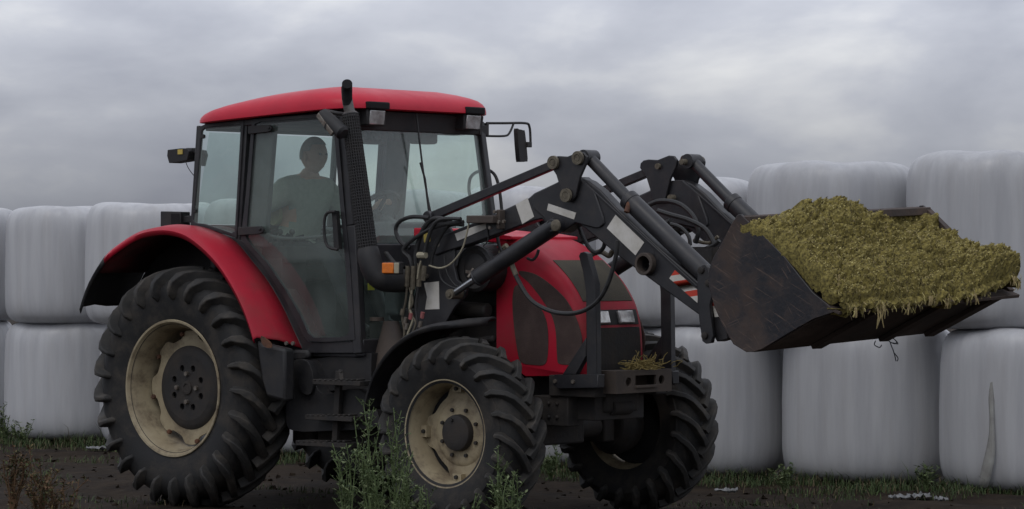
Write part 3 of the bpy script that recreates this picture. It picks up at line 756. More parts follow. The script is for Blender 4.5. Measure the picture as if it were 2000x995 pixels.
for a, b in ((967, 414), (975, 434), (985, 433), (958, 445)):
    mb = MB(); bolt(mb, P(a, b, y=YL - .11), (0, -1, 0), .012, .012); finish('bolt', mb, m_bolt, jb)

# ---- hoses and cables
def hose(name, pts, y, r, m=None, ys=None, k=6):
    pp = [P(a, b, y=(ys[i] if ys else y)) for i, (a, b) in enumerate(pts)]
    mb = MB(); mb.tube(smooth(pp, k), r, 8); return part(name, mb, m or m_hose)
hose('hose', [(1002, 522), (1012, 548), (1036, 585), (1070, 606), (1105, 613), (1140, 607), (1170, 585), (1190, 548), (1203, 500), (1206, 470)], -.64, .015)
hose('hose_fitting', [(999, 516), (1008, 538)], -.64, .018, m_coup)
hose('hose', [(1130, 440), (1138, 462), (1152, 486), (1166, 494), (1178, 485), (1182, 470)], -.45, .014)
hose('hose', [(1150, 500), (1172, 492), (1190, 500), (1200, 490), (1230, 505)], -.1, .018, m_coup)
hose('hose', [(838, 426), (805, 424), (781, 433), (773, 450), (782, 472), (800, 486)], -.66, .014)
hose('hose', [(905, 434), (862, 440), (825, 456), (795, 478), (788, 492), (800, 505), (806, 530)], -.68, .014)
hose('hose', [(880, 432), (850, 427), (832, 440), (820, 465), (812, 500), (812, 540)], -.65, .017)
hose('hose', [(905, 440), (880, 440), (862, 460), (846, 495), (842, 520)], -.64, .012)
hose('hose', [(900, 428), (868, 428), (850, 436), (838, 460), (828, 500)], -.70, .013)
hose('cable', [(917, 429), (912, 455), (902, 488), (882, 514), (860, 524), (838, 519)], -.67, .006, m_beige)
hose('cable', [(858, 520), (862, 545), (880, 560), (905, 566)], -.63, .007)
hose('cable', [(868, 500), (872, 530), (888, 556), (908, 563)], -.62, .006)
hose('cable', [(952, 445), (953, 470), (944, 482), (958, 488)], -.6, .004)
hose('hose', [(1265, 402), (1290, 393), (1325, 398), (1352, 420), (1364, 450), (1358, 475)], .25, .017)
hose('hose', [(1285, 412), (1310, 420), (1345, 430), (1378, 448), (1396, 478)], .15, .017)
hose('hose', [(1310, 438), (1330, 445), (1345, 462), (1348, 480)], .0, .013)
hose('hose', [(1290, 462), (1300, 478), (1320, 492), (1345, 500), (1380, 505)], -.1, .016)
hose('hose', [(1330, 478), (1360, 490), (1392, 480), (1405, 470)], .1, .014)
hose('hose', [(1348, 488), (1372, 496), (1398, 490)], .2, .010, m_bolt)
hose('hose', [(1355, 470), (1385, 475), (1402, 462)], .3, .012, m_coup)
hose('hose', [(1240, 440), (1258, 445), (1290, 440), (1310, 432)], .3, .02)
hose('hose', [(1030, 505), (1040, 508), (1048, 500), (1052, 488)], -.62, .01)
for i, (a, b, c, d) in enumerate(((797, 520, 795, 560), (808, 520, 806, 565), (820, 515, 818, 560), (829, 520, 826, 548))):
    hose('hydraulic_coupling', [(a, b), (c, d)], -.68, .018, m_coup, k=1)
for i, pts in enumerate(([(795, 560), (792, 590), (786, 620), (790, 650), (784, 690)], [(805, 565), (800, 600), (806, 625), (796, 655), (800, 680)], [(817, 560), (812, 600), (816, 640), (806, 670)], [(800, 562), (806, 590), (800, 610), (812, 630), (806, 650)])):
    hose('hanging_line', pts, -.68, .008, (m_coup, m_beige, m_hose, m_coup)[i])
for a, b, m_ in ((803, 612, m_pink), (826, 610, m_pink), (793, 620, m_bolt), (822, 628, m_bolt), (787, 604, m_coup), (795, 632, m_bolt)):
    hose('line_cap', [(a, b), (a - 2, b + 12)], -.69, .014, m_, k=1)
hose('switch_box', [(817, 499), (832, 499)], -.70, .022, m_beige, k=1)
hose('hose', [(822, 510), (818, 525), (815, 545)], -.70, .006, m_beige)
hose('hose', [(968, 440), (975, 480), (985, 500)], -.40, .012)
hose('filler_neck', [(975, 505), (982, 488), (990, 480)], -.36, .02, m_beige)

# ---- cab
YS = -.74
door_out = [(492, 233), (560, 228), (656, 221), (660, 260), (672, 400), (684, 520), (693, 664), (640, 668), (604, 667), (592, 655), (575, 620), (548, 570), (515, 520), (485, 485), (470, 468), (480, 380)]
door_in = [(497, 243), (508, 238), (560, 234), (645, 228), (650, 236), (655, 290), (664, 400), (675, 520), (682, 645), (678, 655), (665, 659), (612, 660), (602, 652), (585, 615), (556, 565), (522, 515), (492, 482), (480, 464), (487, 380)]
qwin_out = [(389, 248), (400, 243), (476, 233), (474, 260), (462, 466), (420, 452), (374, 442)]
qwin_in = [(394, 256), (401, 250), (465, 240), (470, 244), (469, 262), (458, 452), (452, 455), (425, 446), (400, 438), (382, 436), (377, 430)]
for sgn in (-1, 1):
    fl = (lambda m_: m_) if sgn < 0 else (lambda m_: m_.mirrored())
    mb = MB(); mb.prism(PY(door_out, YS - .012), (0, .03, 0), [PY(door_in, YS - .012)])
    door = part('door', fl(mb), m_black, bevel=.004)
    mb = MB(); mb.prism(PY(door_in, YS), (0, .004, 0)); finish('pane', fl(mb), m_glass, door)
    mb = MB(); mb.tube(smooth(PY([(655, 414), (640, 416), (634, 430), (634, 462), (641, 482), (660, 488)], YS - .075), 5), .011, 8)
    mb.prism(PY([(648, 414), (656, 412), (662, 487), (652, 486)], YS - .055), (0, .035, 0))
    hd = finish('handle', fl(mb), m_plast, door, bevel=.002)
    for pts in ([(484, 246), (525, 244), (530, 250), (528, 256), (522, 258), (484, 262)], [(464, 444), (508, 442), (513, 447), (513, 454), (506, 457), (464, 460)]):
        mb = MB(); mb.prism(PY(pts, YS - .035), (0, .022, 0)); c = P(pts[1][0], pts[1][1] + 6, y=YS - .035); bolt(mb, c, (0, -1, 0), .012, .01)
        finish('hinge', fl(mb), m_plast, door, bevel=.004)
    mb = MB(); mb.tube(smooth(PY([(508, 452), (540, 464), (580, 466), (650, 460)], YS + .05), 5), .012, 8); finish('grab_bar', fl(mb), m_inter, door)
    mb = MB(); mb.prism(PY(qwin_out, YS - .006), (0, .02, 0), [PY(qwin_in, YS - .006)])
    qw = part('side_window', fl(mb), m_black, bevel=.004)
    mb = MB(); mb.prism(PY(qwin_in, YS), (0, .004, 0)); finish('pane', fl(mb), m_glass, qw)
    for a, b in ((398, 267), (382, 412)):
        mb = MB(); bolt(mb, P(a, b, y=YS), (0, -1, 0), .016, .014); finish('latch_knob', fl(mb), m_plast, qw)
    # side panel between quarter window, fender and floor
    mb = MB()
    mb.prism(PY([(374, 443), (420, 453), (462, 467), (472, 470), (487, 487), (517, 522), (550, 572), (577, 622), (594, 657), (606, 669), (694, 667), (700, 690), (590, 690), (560, 680), (480, 560), (420, 480), (375, 452)], YS + .004), (0, .02, 0))
    part('cab_side_panel', fl(mb), m_black, bevel=.004)
# pillars
mb = MB()
for sy in (-1, 1):
    y = .72 * sy
    a0, a1, a2 = Vector((1.305, y * .985, 2.76)), Vector((1.425, y, 2.0)), Vector((1.49, y, 1.12))
    mb.bar(a0, a1, .055, .075); mb.bar(a1, a2, .055, .085)
    b0, b1 = P(483, 236, y=-.71), P(466, 470, y=-.71)
    mb.bar((b0.x, .705 * sy, b0.z), (b1.x, .705 * sy, b1.z - .15), .06, .05)
    c0, c1 = P(391, 246, y=-.70), P(377, 445, y=-.70)
    mb.bar((c0.x, .70 * sy, c0.z), (c1.x, .70 * sy, c1.z - .1), .05, .03)
    mb.bar((-.04, .71 * sy, 2.725), (1.32, .71 * sy, 2.765), .06, .05)
mb.bar((-.05, -.7, 2.72), (-.05, .7, 2.72), .05, .06); mb.bar((-.20, -.70, 1.98), (-.20, .70, 1.98), .04, .07)
mb.bar((1.30, -.69, 2.735), (1.30, .69, 2.735), .10, .09)
part('cab_frame', mb, m_black, bevel=.008)
for sy in (-1, 1):
    mb = MB(); mb.bar((.545, .69 * sy, 2.74), (.445, .69 * sy, 1.86), .05, .20); part('inner_pillar', mb, m_inter, bevel=.01)
mb = MB(); mb.prism([(1.325, -.67, 2.70), (1.325, .67, 2.70), (1.445, .70, 1.88), (1.445, -.70, 1.88)], (.005, 0, 0)); ws = part('windscreen', mb, m_glass)
for sy in (-1, 1):
    mb = MB(); mb.prism([(1.495, .12 * sy, 1.70), (1.495, .69 * sy, 1.70), (1.515, .69 * sy, 1.22), (1.515, .30 * sy, 1.22)], (.005, 0, 0)); lwx = part('lower_windscreen', mb, m_glass)
    if sy < 0: lw = lwx
mb = MB(); mb.prism([(-.06, -.67, 2.68), (-.06, .67, 2.68), (-.20, .67, 2.02), (-.20, -.67, 2.02)], (-.005, 0, 0)); part('rear_window', mb, m_glass)
mb = MB(); c = P(725, 555, x=1.525); mb.box(c, (.003, .065, .085)); finish('sticker', mb, m_lime, lw)
mb = MB(); mb.bar((1.46, -.73, 1.79), (1.46, .73, 1.79), .07, .17); mb.box((1.50, 0, 1.45), (.04, .30, .55)); mb.bar((1.49, -.73, 1.16), (1.49, .73, 1.16), .08, .12)
mb.box((.75, 0, 1.14), (1.5, 1.42, .10)); mb.box((-.02, 0, 1.55), (.05, 1.36, .85))
part('cab_floor', mb, m_black, bevel=.01)
mb = MB(); mb.box((.62, 0, 2.735), (1.20, 1.36, .05)); mb.box((1.18, 0, 2.70), (.16, 1.30, .07)); mb.box((1.12, -.25, 2.63), (.12, .28, .10)); mb.box((1.12, .32, 2.64), (.12, .20, .09))
for i in range(9): mb.cyl((1.21, -.62 + .07 * i, 2.66), (1.21, -.62 + .07 * i, 2.60), .036, 10)
part('headliner', mb, m_inter, bevel=.02)
mb = MB(); mb.box((1.33, 0, 1.92), (.20, .70, .22)); mb.box((1.30, 0, 1.62), (.14, .42, .5)); mb.tube(smooth([(1.30, 0, 1.9), (1.15, 0, 2.0), (1.02, 0, 2.07)], 4), .035, 10)
part('dashboard', mb, m_inter, bevel=.03, segs=3)
mb = MB(); wc = Vector((.955, 0, 2.085)); ax = Vector((-.78, 0, .62)).normalized(); u = Vector((0, 1, 0)); w = ax.cross(u)
ring = [wc + (u * math.cos(t) + w * math.sin(t)) * .20 for t in [2 * math.pi * i / 40 for i in range(40)]]
mb.tube(ring, .019, 8, closed=True)
for t in (0.5, 2.6, 4.7): mb.bar(wc, wc + (u * math.cos(t) + w * math.sin(t)) * .195, .03, .012, ax)
mb.cyl(wc - ax * .03, wc + ax * .015, .045, 16)
part('steering_wheel', mb, m_plast)
mb = MB(); mb.box((.22, 0, 1.66), (.50, .50, .12)); mb.box((.20, 0, 1.42), (.36, .40, .40)); mb.bar((-.05, 0, 1.70), (-.12, 0, 2.22), .46, .12, (1, 0, 0)); mb.box((.15, -.32, 1.86), (.36, .07, .06)); mb.box((.15, .32, 1.86), (.36, .07, .06))
seat = part('seat', mb, m_seat, bevel=.03, segs=3)
mb = MB(); mb.box((.30, -.52, 1.60), (.70, .24, .34)); mb.box((.55, -.52, 1.80), (.25, .20, .12)); mb.box((.30, .52, 1.60), (.70, .24, .34))
for i in range(4): mb.cyl((.32 + .09 * i, -.54 + .03 * (i % 2), 1.76), (.35 + .09 * i, -.54 + .03 * (i % 2), 1.95), .010, 8); mb.ball((.35 + .09 * i, -.54 + .03 * (i % 2), 1.96), .022, 6)
part('side_console', mb, m_seat, bevel=.02)

# roof
def roof_mb():
    mb = MB(); rows = []
    n = 96; cx, hx, hy = .650, .815, .83
    lay = [(.93, -.004), (.965, -.006), (.99, -.004), (1.0, .0), (1.0, .03), (.992, .065), (.972, .098), (.935, .128), (.87, .152), (.78, .172), (.64, .190), (.45, .202), (.22, .208), (.02, .209)]
    for k, dz in lay:
        row = []
        for j in range(n):
            t = 2 * math.pi * j / n; ct, st = math.cos(t), math.sin(t)
            q = 6.5
            rr = (abs(ct) ** q + abs(st) ** q) ** (-1 / q)
            x = cx + hx * k * rr * ct; y = hy * k * rr * st
            # narrower and rounder at the front
            if x > .9: y *= 1 - .10 * ((x - .9) / .7) ** 2
            zb = 2.746 + .066 * min(1, max(0, x) / 1.4)
            xx = (x - .95) / 1.0
            crown = .94 * dz * (1 - .42 * max(0, (.75 - x)) ** 1.6 / .8) * (1 - .30 * max(0, x - 1.1) / .45)
            row.append(Vector((x, y, zb + crown)))
        rows.append(row)
    mb.grid(rows, True); mb.f.append(tuple(reversed(range(n)))); mb.m.append(0); mb.f.append(tuple((len(lay) - 1) * n + j for j in range(n))); mb.m.append(0)
    return mb
roof = part('cab_roof', roof_mb(), m_red, ang=60)
mb = MB()
for yy in (-.28, .28): mb.tube(smooth([(.55, yy, 2.985), (.9, yy, 3.0), (1.15, yy, 2.993), (1.38, yy, 2.955)], 5), [.006] * 15 + [.004], 6)
mb2 = MB(); mb2.prism([(1.28, -.70, 2.80), (1.28, .70, 2.80), (1.40, .69, 2.806), (1.375, .69, 2.665), (1.28, .70, 2.665)][:1] + [(1.37, -.70, 2.802), (1.345, -.70, 2.665), (1.28, -.70, 2.665)], (0, 1.40, 0))
part('roof_visor', mb2, m_plast, bevel=.008)
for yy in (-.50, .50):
    mb = MB(); mb.box((1.375, yy, 2.752), (.13, .185, .118))
    wl = part('work_lamp', mb, m_plast, bevel=.012)
    mb = MB(); mb.box((1.442, yy, 2.750), (.012, .150, .100), Matrix.Rotation(R_(8), 3, 'Y')); finish('lens', mb, m_lens, wl, bevel=.006)
    mb = MB(); mb.box((1.436, yy, 2.832), (.070, .21, .052)); finish('notch_shade_block', mb, m_soot_shade, roof, bevel=.01)  # black block standing proud, painting the shade of a notch in the roof
# wiper
mb = MB(); q = [P(a, b, x=1.40 + (b - 225) / 200 * .07) for a, b in ((813, 222), (818, 265), (826, 330), (834, 380), (842, 420))]
mb.tube(smooth(q, 4), .007, 6); mb.tube([P(821, 318, x=1.445), P(830, 350, x=1.45), P(838, 415, x=1.47)], .008, 6)
part('wiper', mb, m_hose)
# far mirror, handrail
mb = MB(); xm = 1.33
def PX(pts, x): return [P(a, b, x=x) for a, b in pts]
mb.box(P(940, 255, x=xm), (.05, .09, .07)); mb.tube(smooth(PX([(950, 241), (985, 241), (1026, 241), (1034, 248), (1036, 270), (1036, 288)], xm), 4), .010, 8); mb.tube(smooth(PX([(950, 266), (985, 266), (995, 260), (1003, 242)], xm), 4), .009, 8); mb.box(P(950, 254, x=xm), (.03, .025, .10)); mb.box(P(1032, 283, x=xm), (.03, .05, .04))
mi = part('mirror', mb, m_plast, bevel=.004)
mb = MB(); mb.prism(smooth(PX([(1011, 256), (1014, 253), (1023, 255), (1026, 260), (1031, 310), (1028, 316), (1018, 316), (1015, 311)], xm), 2, True), (-.04, 0, 0)); finish('mirror_housing', mb, m_plast, mi, bevel=.008)
mb = MB(); mb.tube(smooth(PY([(982, 432), (976, 375), (968, 345), (955, 333), (942, 334), (928, 338), (918, 350), (916, 372), (921, 392)], .80), 5), .012, 8); part('handrail', mb, m_plast)
# near folded mirror at the pillar
mb = MB(); a = P(628, 222, y=-.93); b = P(672, 262, y=-.93); mb.tube([a, a + (b - a) * .06, a + (b - a) * .94, b], [.030, .048, .052, .036], 16)
mb.tube(smooth([P(640, 218, y=-.9), P(660, 222, y=-.86), P(684, 226, y=-.78)], 4), .014, 8); mb.cyl(P(641, 248, y=-.97), P(641, 246, y=-.88), .028)
nm = part('mirror', mb, m_plast)
mb = MB(); a = P(621, 224, y=-.97); b = P(650, 262, y=-.97); mb.bar(a, b, .02, .035); finish('mirror_glass', mb, m_bolt, nm, bevel=.004)
# rear lamps
mb = MB(); y = -.70
mb.prism(PY([(327, 293), (352, 290), (366, 290), (369, 296), (366, 312), (356, 315), (330, 319), (326, 305)], y), (0, .12, 0)); mb.bar(P(366, 294, y=y + .06), P(392, 294, y=y + .06), .03, .035)
mb.prism(PY([(386, 292), (398, 294), (401, 303), (396, 325), (384, 322)], y + .1), (0, .03, 0))
rl = part('work_lamp', mb, m_plast, bevel=.008)
mb = MB(); mb.box(P(352, 297, y=y - .004), (.05, .006, .035)); finish('bracket', mb, m_yellow, rl)
mb = MB(); mb.tube(smooth(PY([(362, 314), (366, 325), (372, 335), (380, 345)], y), 3), .003, 5); finish('wire', mb, m_hose, rl)
mb = MB(); mb.prism(PY([(313, 413), (352, 414), (352, 445), (313, 445)], -.70), (0, .10, 0)); mb.bar(P(350, 430, y=-.65), P(378, 428, y=-.65), .04, .05); tl = part('tail_lamp', mb, m_plast, bevel=.006)
mb = MB(); mb.prism(PY([(334, 418), (350, 418), (350, 440), (334, 440)], -.704), (0, .004, 0)); finish('lens', mb, m_soot_shade, tl)

# ---- rear fenders
FO = [(-1.095, 1.40), (-1.00, 1.58), (-.83, 1.765), (-.64, 1.87), (-.46, 1.94), (-.28, 1.968), (-.12, 1.966), (.04, 1.93), (.20, 1.85), (.36, 1.735), (.50, 1.59), (.61, 1.44), (.68, 1.31), (.72, 1.215)]
FI = [(-1.095, 1.42), (-1.00, 1.60), (-.83, 1.79), (-.64, 1.90), (-.46, 1.965), (-.30, 1.995), (-.10, 2.00), (.10, 1.955), (.29, 1.885), (.47, 1.735), (.62, 1.60), (.76, 1.43), (.86, 1.28), (.95, 1.145)]
fo = smooth([(a, 0, b) for a, b in FO], 4); fi = smooth([(a, 0, b) for a, b in FI], 4)
nb = 9          # the first points are the black rear extension
for sgn in (-1, 1):
    fl = (lambda m_: m_) if sgn < 0 else (lambda m_: m_.mirrored())
    def section(i):
        a, b = fo[i], fi[i]
        out = []
        for t in (0, .0, .25, .5, .75, 1.0):
            p = a + (b - a) * t; bul = .03 * math.sin(math.pi * min(1, t * 1.2))
            out.append(p)
        inner = b + (b - a) * .0
        ax = a.x + .109; dx = b.x - ax; dz = b.z - a.z
        pts = [Vector((ax, -1.085, a.z - .03)), Vector((ax, -1.092, a.z)), Vector((ax + dx * .10, -1.07, a.z + dz * .10 + .016)),
               Vector((ax + dx * .5, -.91, a.z + dz * .5 + .024)), Vector((b.x, -.745, b.z)), Vector((b.x - .02, -.48, b.z + .005))]
        return pts
    n0 = next(i for i, p in enumerate(fo) if p.x > -.86)
    mb = MB(); mb.grid([section(i)[:5] for i in range(n0, len(fo))])
    fd = part('rear_fender', fl(mb), [m_red_shaded, m_red_in], solid=.012, ang=60)
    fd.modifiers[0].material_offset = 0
    mb = MB(); mb.grid([section(i) for i in range(0, n0 + 1)])
    finish('mud_flap', fl(mb), m_plast, fd, solid=.014, ang=60)
    mb = MB(); mb.grid([[q - Vector((0, 0, .002)) for q in section(i)[4:]] for i in range(n0, len(fo))]); finish('inner_arch', fl(mb), m_inter, fd, solid=.008)
    # inner wheel-arch liner
    mb = MB(); ps = [Vector((p.x, -.50, p.z - .012)) for p in fi]
    mb.prism(ps + [Vector((.80, -.50, 1.15)), Vector((-1.0, -.50, 1.15))], (0, .015, 0)); finish('arch_liner', fl(mb), m_plast, fd)
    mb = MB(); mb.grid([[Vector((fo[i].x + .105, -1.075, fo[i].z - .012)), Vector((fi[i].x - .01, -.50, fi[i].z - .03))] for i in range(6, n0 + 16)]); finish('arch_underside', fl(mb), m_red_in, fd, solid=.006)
    mb = MB(); mb.prism(PY([(500, 664), (512, 672), (556, 682), (556, 785), (520, 775), (510, 740)], -1.05), (0, .10, 0)); mb.prism(PY([(540, 683), (600, 684), (602, 700), (560, 704), (556, 780), (545, 775)], -.80), (0, .05, 0))
    finish('rubber_skirt', fl(mb), m_plast, fd, bevel=.02)
    if sgn < 0:
        for a, b in ((560, 671), (573, 671)):
            mb = MB(); bolt(mb, P(a, b, y=-.90), (0, -1, 0), .014, .012); finish('bolt', mb, m_bolt, fd)
        mb = MB(); mb.prism(smooth(PY([(509, 657), (520, 662), (530, 672), (529, 680), (514, 676)], -1.098), 3, True), (0, .006, 0)); finish('rust_patch', mb, m_rust, fd)

# ---- front fenders
for sgn in (-1, 1):
    fl = (lambda m_: m_) if sgn < 0 else (lambda m_: m_.mirrored())
    q = smooth([(1.74, 0, .74), (1.775, 0, .86), (1.845, 0, 1.00), (1.95, 0, 1.12), (2.09, 0, 1.22), (2.26, 0, 1.29), (2.42, 0, 1.325), (2.56, 0, 1.345), (2.68, 0, 1.36)], 4)
    rows = []
    n = len(q)
    for i, p in enumerate(q):
        t = i / (n - 1); y0 = -1.05 if t < .8 else -1.05 + .34 * ((t - .8) / .2) ** 1.3; p = p + Vector((.10 - .13 * t * t, 0, 0))
        rows.append([Vector((p.x, y0, p.z - .03)), Vector((p.x, y0 - .004, p.z - .006)), Vector((p.x, y0 + .03, p.z + .012)), Vector((p.x, -.85 if y0 < -.86 else y0 + .07, p.z + .022)), Vector((p.x, -.62, p.z + .012))])
    mb = MB(); mb.grid(rows); ff = part('front_fender', fl(mb), m_plast, solid=.014, ang=50)
    mb = MB(); mb.bar((2.2, -.66, 1.27), (2.45, -.58, .85), .04, .04); mb.bar((2.45, -.58, .85), (2.5, -.52, .7), .04, .04); finish('fender_stay', fl(mb), m_dirty, ff)

# ---- exhaust
ye = -.83
e0 = P(684, 224, y=ye); e1 = P(718, 486, y=ye)
mb = MB()
d = (e1 - e0)
mb.tube([e0 - d * .02, e1], .040, 16)
elb = [P(718, 486, y=ye), P(724, 515, y=ye), P(735, 537, y=ye + .02), P(752, 547, y=ye + .06), P(775, 549, y=ye + .14), P(800, 548, y=ye + .25)]
mb.tube(smooth(elb, 5), [.070, .074, .078, .08] + [.08] * 22, 20)
ex = part('exhaust', mb, m_plast)
mb = MB(); tp = [e0, P(679, 200, y=ye), P(677, 180, y=ye - .01), P(677, 172, y=ye - .025)]
mb.tube(smooth(tp, 5), .037, 20, cap=False); mb.lathe([(-.01, .04), (.0, .052), (.02, .056), (.03, .05)], e0 - d * .01, d.normalized(), 24)
pipe = finish('tail_pipe', mb, m_steelp, ex)
mb = MB(); ce = P(677, 166, y=ye - .03)
mb.tube(smooth([P(678, 205, y=ye - .012), P(678, 186, y=ye - .02), P(678, 172, y=ye - .04), P(678, 164, y=ye - .07)], 5), [.030] * 3 + [.036] * 13, 20); finish('pipe_mouth', mb, m_soot_shade, ex)
mb = MB(); A_ = d.normalized(); U_ = Vector((0, 1, 0)); U_ = (U_ - A_ * U_.dot(A_)).normalized(); W_ = A_.cross(U_)
gr0, gr1 = .056, .064
for i in range(47):
    t = i / 46; c = e0 + d * t; r = gr0 + (gr1 - gr0) * t
    mb.tube([c + (U_ * math.cos(a) + W_ * math.sin(a)) * r for a in [2 * math.pi * j / 24 for j in range(24)]], .0052, 4, closed=True)
for j in range(22):
    a = 2 * math.pi * j / 22; v = U_ * math.cos(a) + W_ * math.sin(a)
    mb.tube([e0 + v * gr0, e1 + v * gr1], .0052, 4)
finish('heat_guard', mb, m_plast, ex)
# ---- indicator
mb = MB(); c = P(768, 524, y=-.86); mb.box(c, (.15, .05, .085)); mb.bar(c + Vector((.0, .02, .02)), c + Vector((-.22, .16, .10)), .03, .03)
il = part('indicator_lamp', mb, m_plast, bevel=.008)
mb = MB(); mb.box(c + Vector((-.022, -.028, 0)), (.105, .014, .072)); finish('amber_lens', mb, m_amber, il, bevel=.006)
mb = MB(); mb.box(c + Vector((.056, -.027, 0)), (.042, .012, .072)); finish('clear_lens', mb, m_beige, il, bevel=.005)
# ---- side equipment: tank, cover, steps
mb = MB(); mb.prism(smooth(PY([(560, 730), (563, 712), (580, 702), (600, 704), (612, 725), (620, 760), (640, 770), (700, 760), (735, 800), (730, 835), (640, 842), (575, 842), (558, 820)], -.80), 3, True), (0, .34, 0)); mb.prism(PY([(590, 703), (725, 690), (725, 760), (612, 765)], -.70), (0, .25, 0)); mb.prism(smooth(PY([(575, 706), (600, 706), (612, 740), (606, 770), (588, 765), (578, 730)], -.83), 3, True), (0, .05, 0))
part('fuel_tank', mb, m_plast, bevel=.035, segs=4)
mb = MB(); rows = []
for (l, r, yy) in ((723, 749, 628), (722, 751, 634), (719, 755, 650), (712, 765, 680), (704, 775, 720), (698, 772, 760), (696, 752, 790)):
    a, b = P(l, yy, y=-.70), P(r, yy, y=-.70); cx = (a + b) / 2; rx = (b.x - a.x) / 2
    rows.append([cx + Vector((rx * math.cos(t) * (1 if True else 0), .14 + rx * .6 * math.sin(t), 0)) for t in [2 * math.pi * k / 24 for k in range(24)]])
mb.grid(rows, True); mb.f.append(tuple(range(24))); mb.m.append(0)
c = P(736, 627, y=-.60); mb.cyl(c, c + Vector((0, 0, .025)), .05)
part('tank_cover', mb, m_brown)
sf = MB()
for (l, r, yy) in ((613, 706, 748), (599, 690, 817), (580, 680, 868)):
    mb = MB(); a, b = P(l, yy, y=-.93), P(r, yy, y=-.93); mb.box((a + b) / 2 + Vector((0, .07, 0)), ((b - a).length, .17, .035))
    for k in range(9): mb.box(a + (b - a) * ((k + .5) / 9) + Vector((0, .02, .02)), (.02, .08, .012))
    part('step', mb, m_dirty, bevel=.004)
mb = MB(); mb.bar(P(663, 725, y=-.84), P(655, 870, y=-.84), .03, .05); mb.bar(P(665, 725, y=-.82), P(668, 750, y=-.90), .03, .03)
part('step_frame', mb, m_dirty, bevel=.004)
mb = MB(); mb.box((1.25, -.40, .62), (.7, .3, .34)); mb.box((1.3, -.35, .42), (.30, .22, .18)); mb.cyl((.9, 0, .5), (2.4, 0, .58), .05); mb.box((.75, -.45, .6), (.2, .2, .3)); part('belly_guard', mb, m_dirty, bevel=.03)
for sy in (-1, 1):
    mb = MB(); mb.bar((-.35, .35 * sy, .62), (-.75, .38 * sy, .55), .05, .07); part('hitch_link', mb, m_dirty, bevel=.01)
mb = MB(); mb.bar((-.3, 0, 1.1), (-.7, 0, .95), .05, .05); part('hitch_link', mb, m_dirty, bevel=.01)

# ---- bucket
RISE = .040          # it hangs a little higher on its far side
def bk(x, y, z): return Vector((x, y, z + RISE * (y + 1)))
def bpx(pts): return [P(a, b, y=-1.0) for a, b in pts]
sideB = bpx([(1440, 420), (1447, 419), (1456, 428), (1490, 459), (1532, 502), (1562, 540), (1588, 572), (1625, 602), (1628, 610), (1592, 622), (1560, 640), (1490, 682), (1472, 688), (1457, 688), (1432, 673), (1410, 635), (1395, 600), (1384, 560), (1382, 535), (1392, 505), (1412, 470), (1430, 435)])
def bmir(p, y): return bk(p.x, y, p.z)
i_tip, i_front, i_bot = 0, 7, 13
# floor and back: sheet that follows the lower outline
outl = bpx([(1627, 606), (1592, 621), (1560, 638), (1490, 680), (1472, 685), (1458, 684), (1436, 671), (1414, 635), (1399, 600), (1389, 560), (1387, 536), (1396, 507), (1415, 471), (1433, 437), (1441, 424)])
mb = MB(); mb.grid([[bmir(p, -.985), bmir(p, -.3), bmir(p, .3), bmir(p, .99)] for p in outl]); bucket = part('bucket', mb, m_bkt_rust, solid=.02, ang=25)
for y0, t in ((-1.0, .022), (.985, .022)):
    mb = MB(); mb.prism([bmir(p, y0) for p in sideB], (0, t, 0)); finish('side_plate', mb, m_bucket, bucket, bevel=.004)
a, b = P(1455, 428, y=-1.0), P(1440, 424, y=-1)
mb = MB(); mb.bar(bmir(a, -.99) + Vector((.0, 0, -.01)), bmir(a, 1.0) + Vector((.0, 0, -.01)), .05, .05); finish('top_rail', mb, m_bkt_rust, bucket, bevel=.005)
mb = MB(); p0 = bmir(a, .985); mb.bar(p0 + Vector((0, 0.0, .0)), bmir(sideB[7], .985), .06, .03); finish('side_rail', mb, m_bkt_rust, bucket, bevel=.004)
fl0, fl1 = outl[3], outl[0]
for yy in (-.45, .28, .80):
    mb = MB(); q0, q1 = bmir(fl0, yy), bmir(fl1, yy); dn = Vector((0, 0, -.028)); mb.bar(q0 + dn, q1 + dn * .6, .10, .03); finish('wear_strip', mb, m_bkt_rust, bucket, bevel=.004)
mb = MB(); q0 = bmir(outl[0], -1.0); q1 = bmir(outl[0], 1.0); mb.bar(q0, q1, .10, .022, (0.4, 0, 1)); finish('cutting_edge', mb, m_bkt_rust, bucket, bevel=.003)

# ------------------------------------------------------------------ silage in the bucket
def heap_h(u, v):
    """u 0..1 from the bucket's back to its lip, v -1..1 across; metres above the line from back rail to lip"""
    h = .025 + .10 * math.sin(math.pi * min(1, max(0, u))) ** .8 * (1 - v * v * .3)
    h -= .105 * math.exp(-((u - .22) / .34) ** 2 - ((v - .66) / .36) ** 2)
    h += .135 * math.exp(-((u - .18) / .30) ** 2 - (abs(v + .36) / .37) ** 3)
    h += .07 * math.exp(-((u - .12) / .25) ** 2 - ((v + .78) / .22) ** 2) + .05 * math.exp(-((u - .6) / .35) ** 2 - ((v + 1) / .2) ** 2)
    h += .20 * math.exp(-((u - .92) / .22) ** 2 - (abs(v - .76) / .27) ** 3)
    h += .04 * math.exp(-((u - .6) / .2) ** 2 - ((v - .2) / .2) ** 2)
    h += .05 * math.exp(-((u - .85) / .2) ** 2 - ((v + .5) / .5) ** 2)
    return h
tipB, lipB = sideB[0], sideB[7]
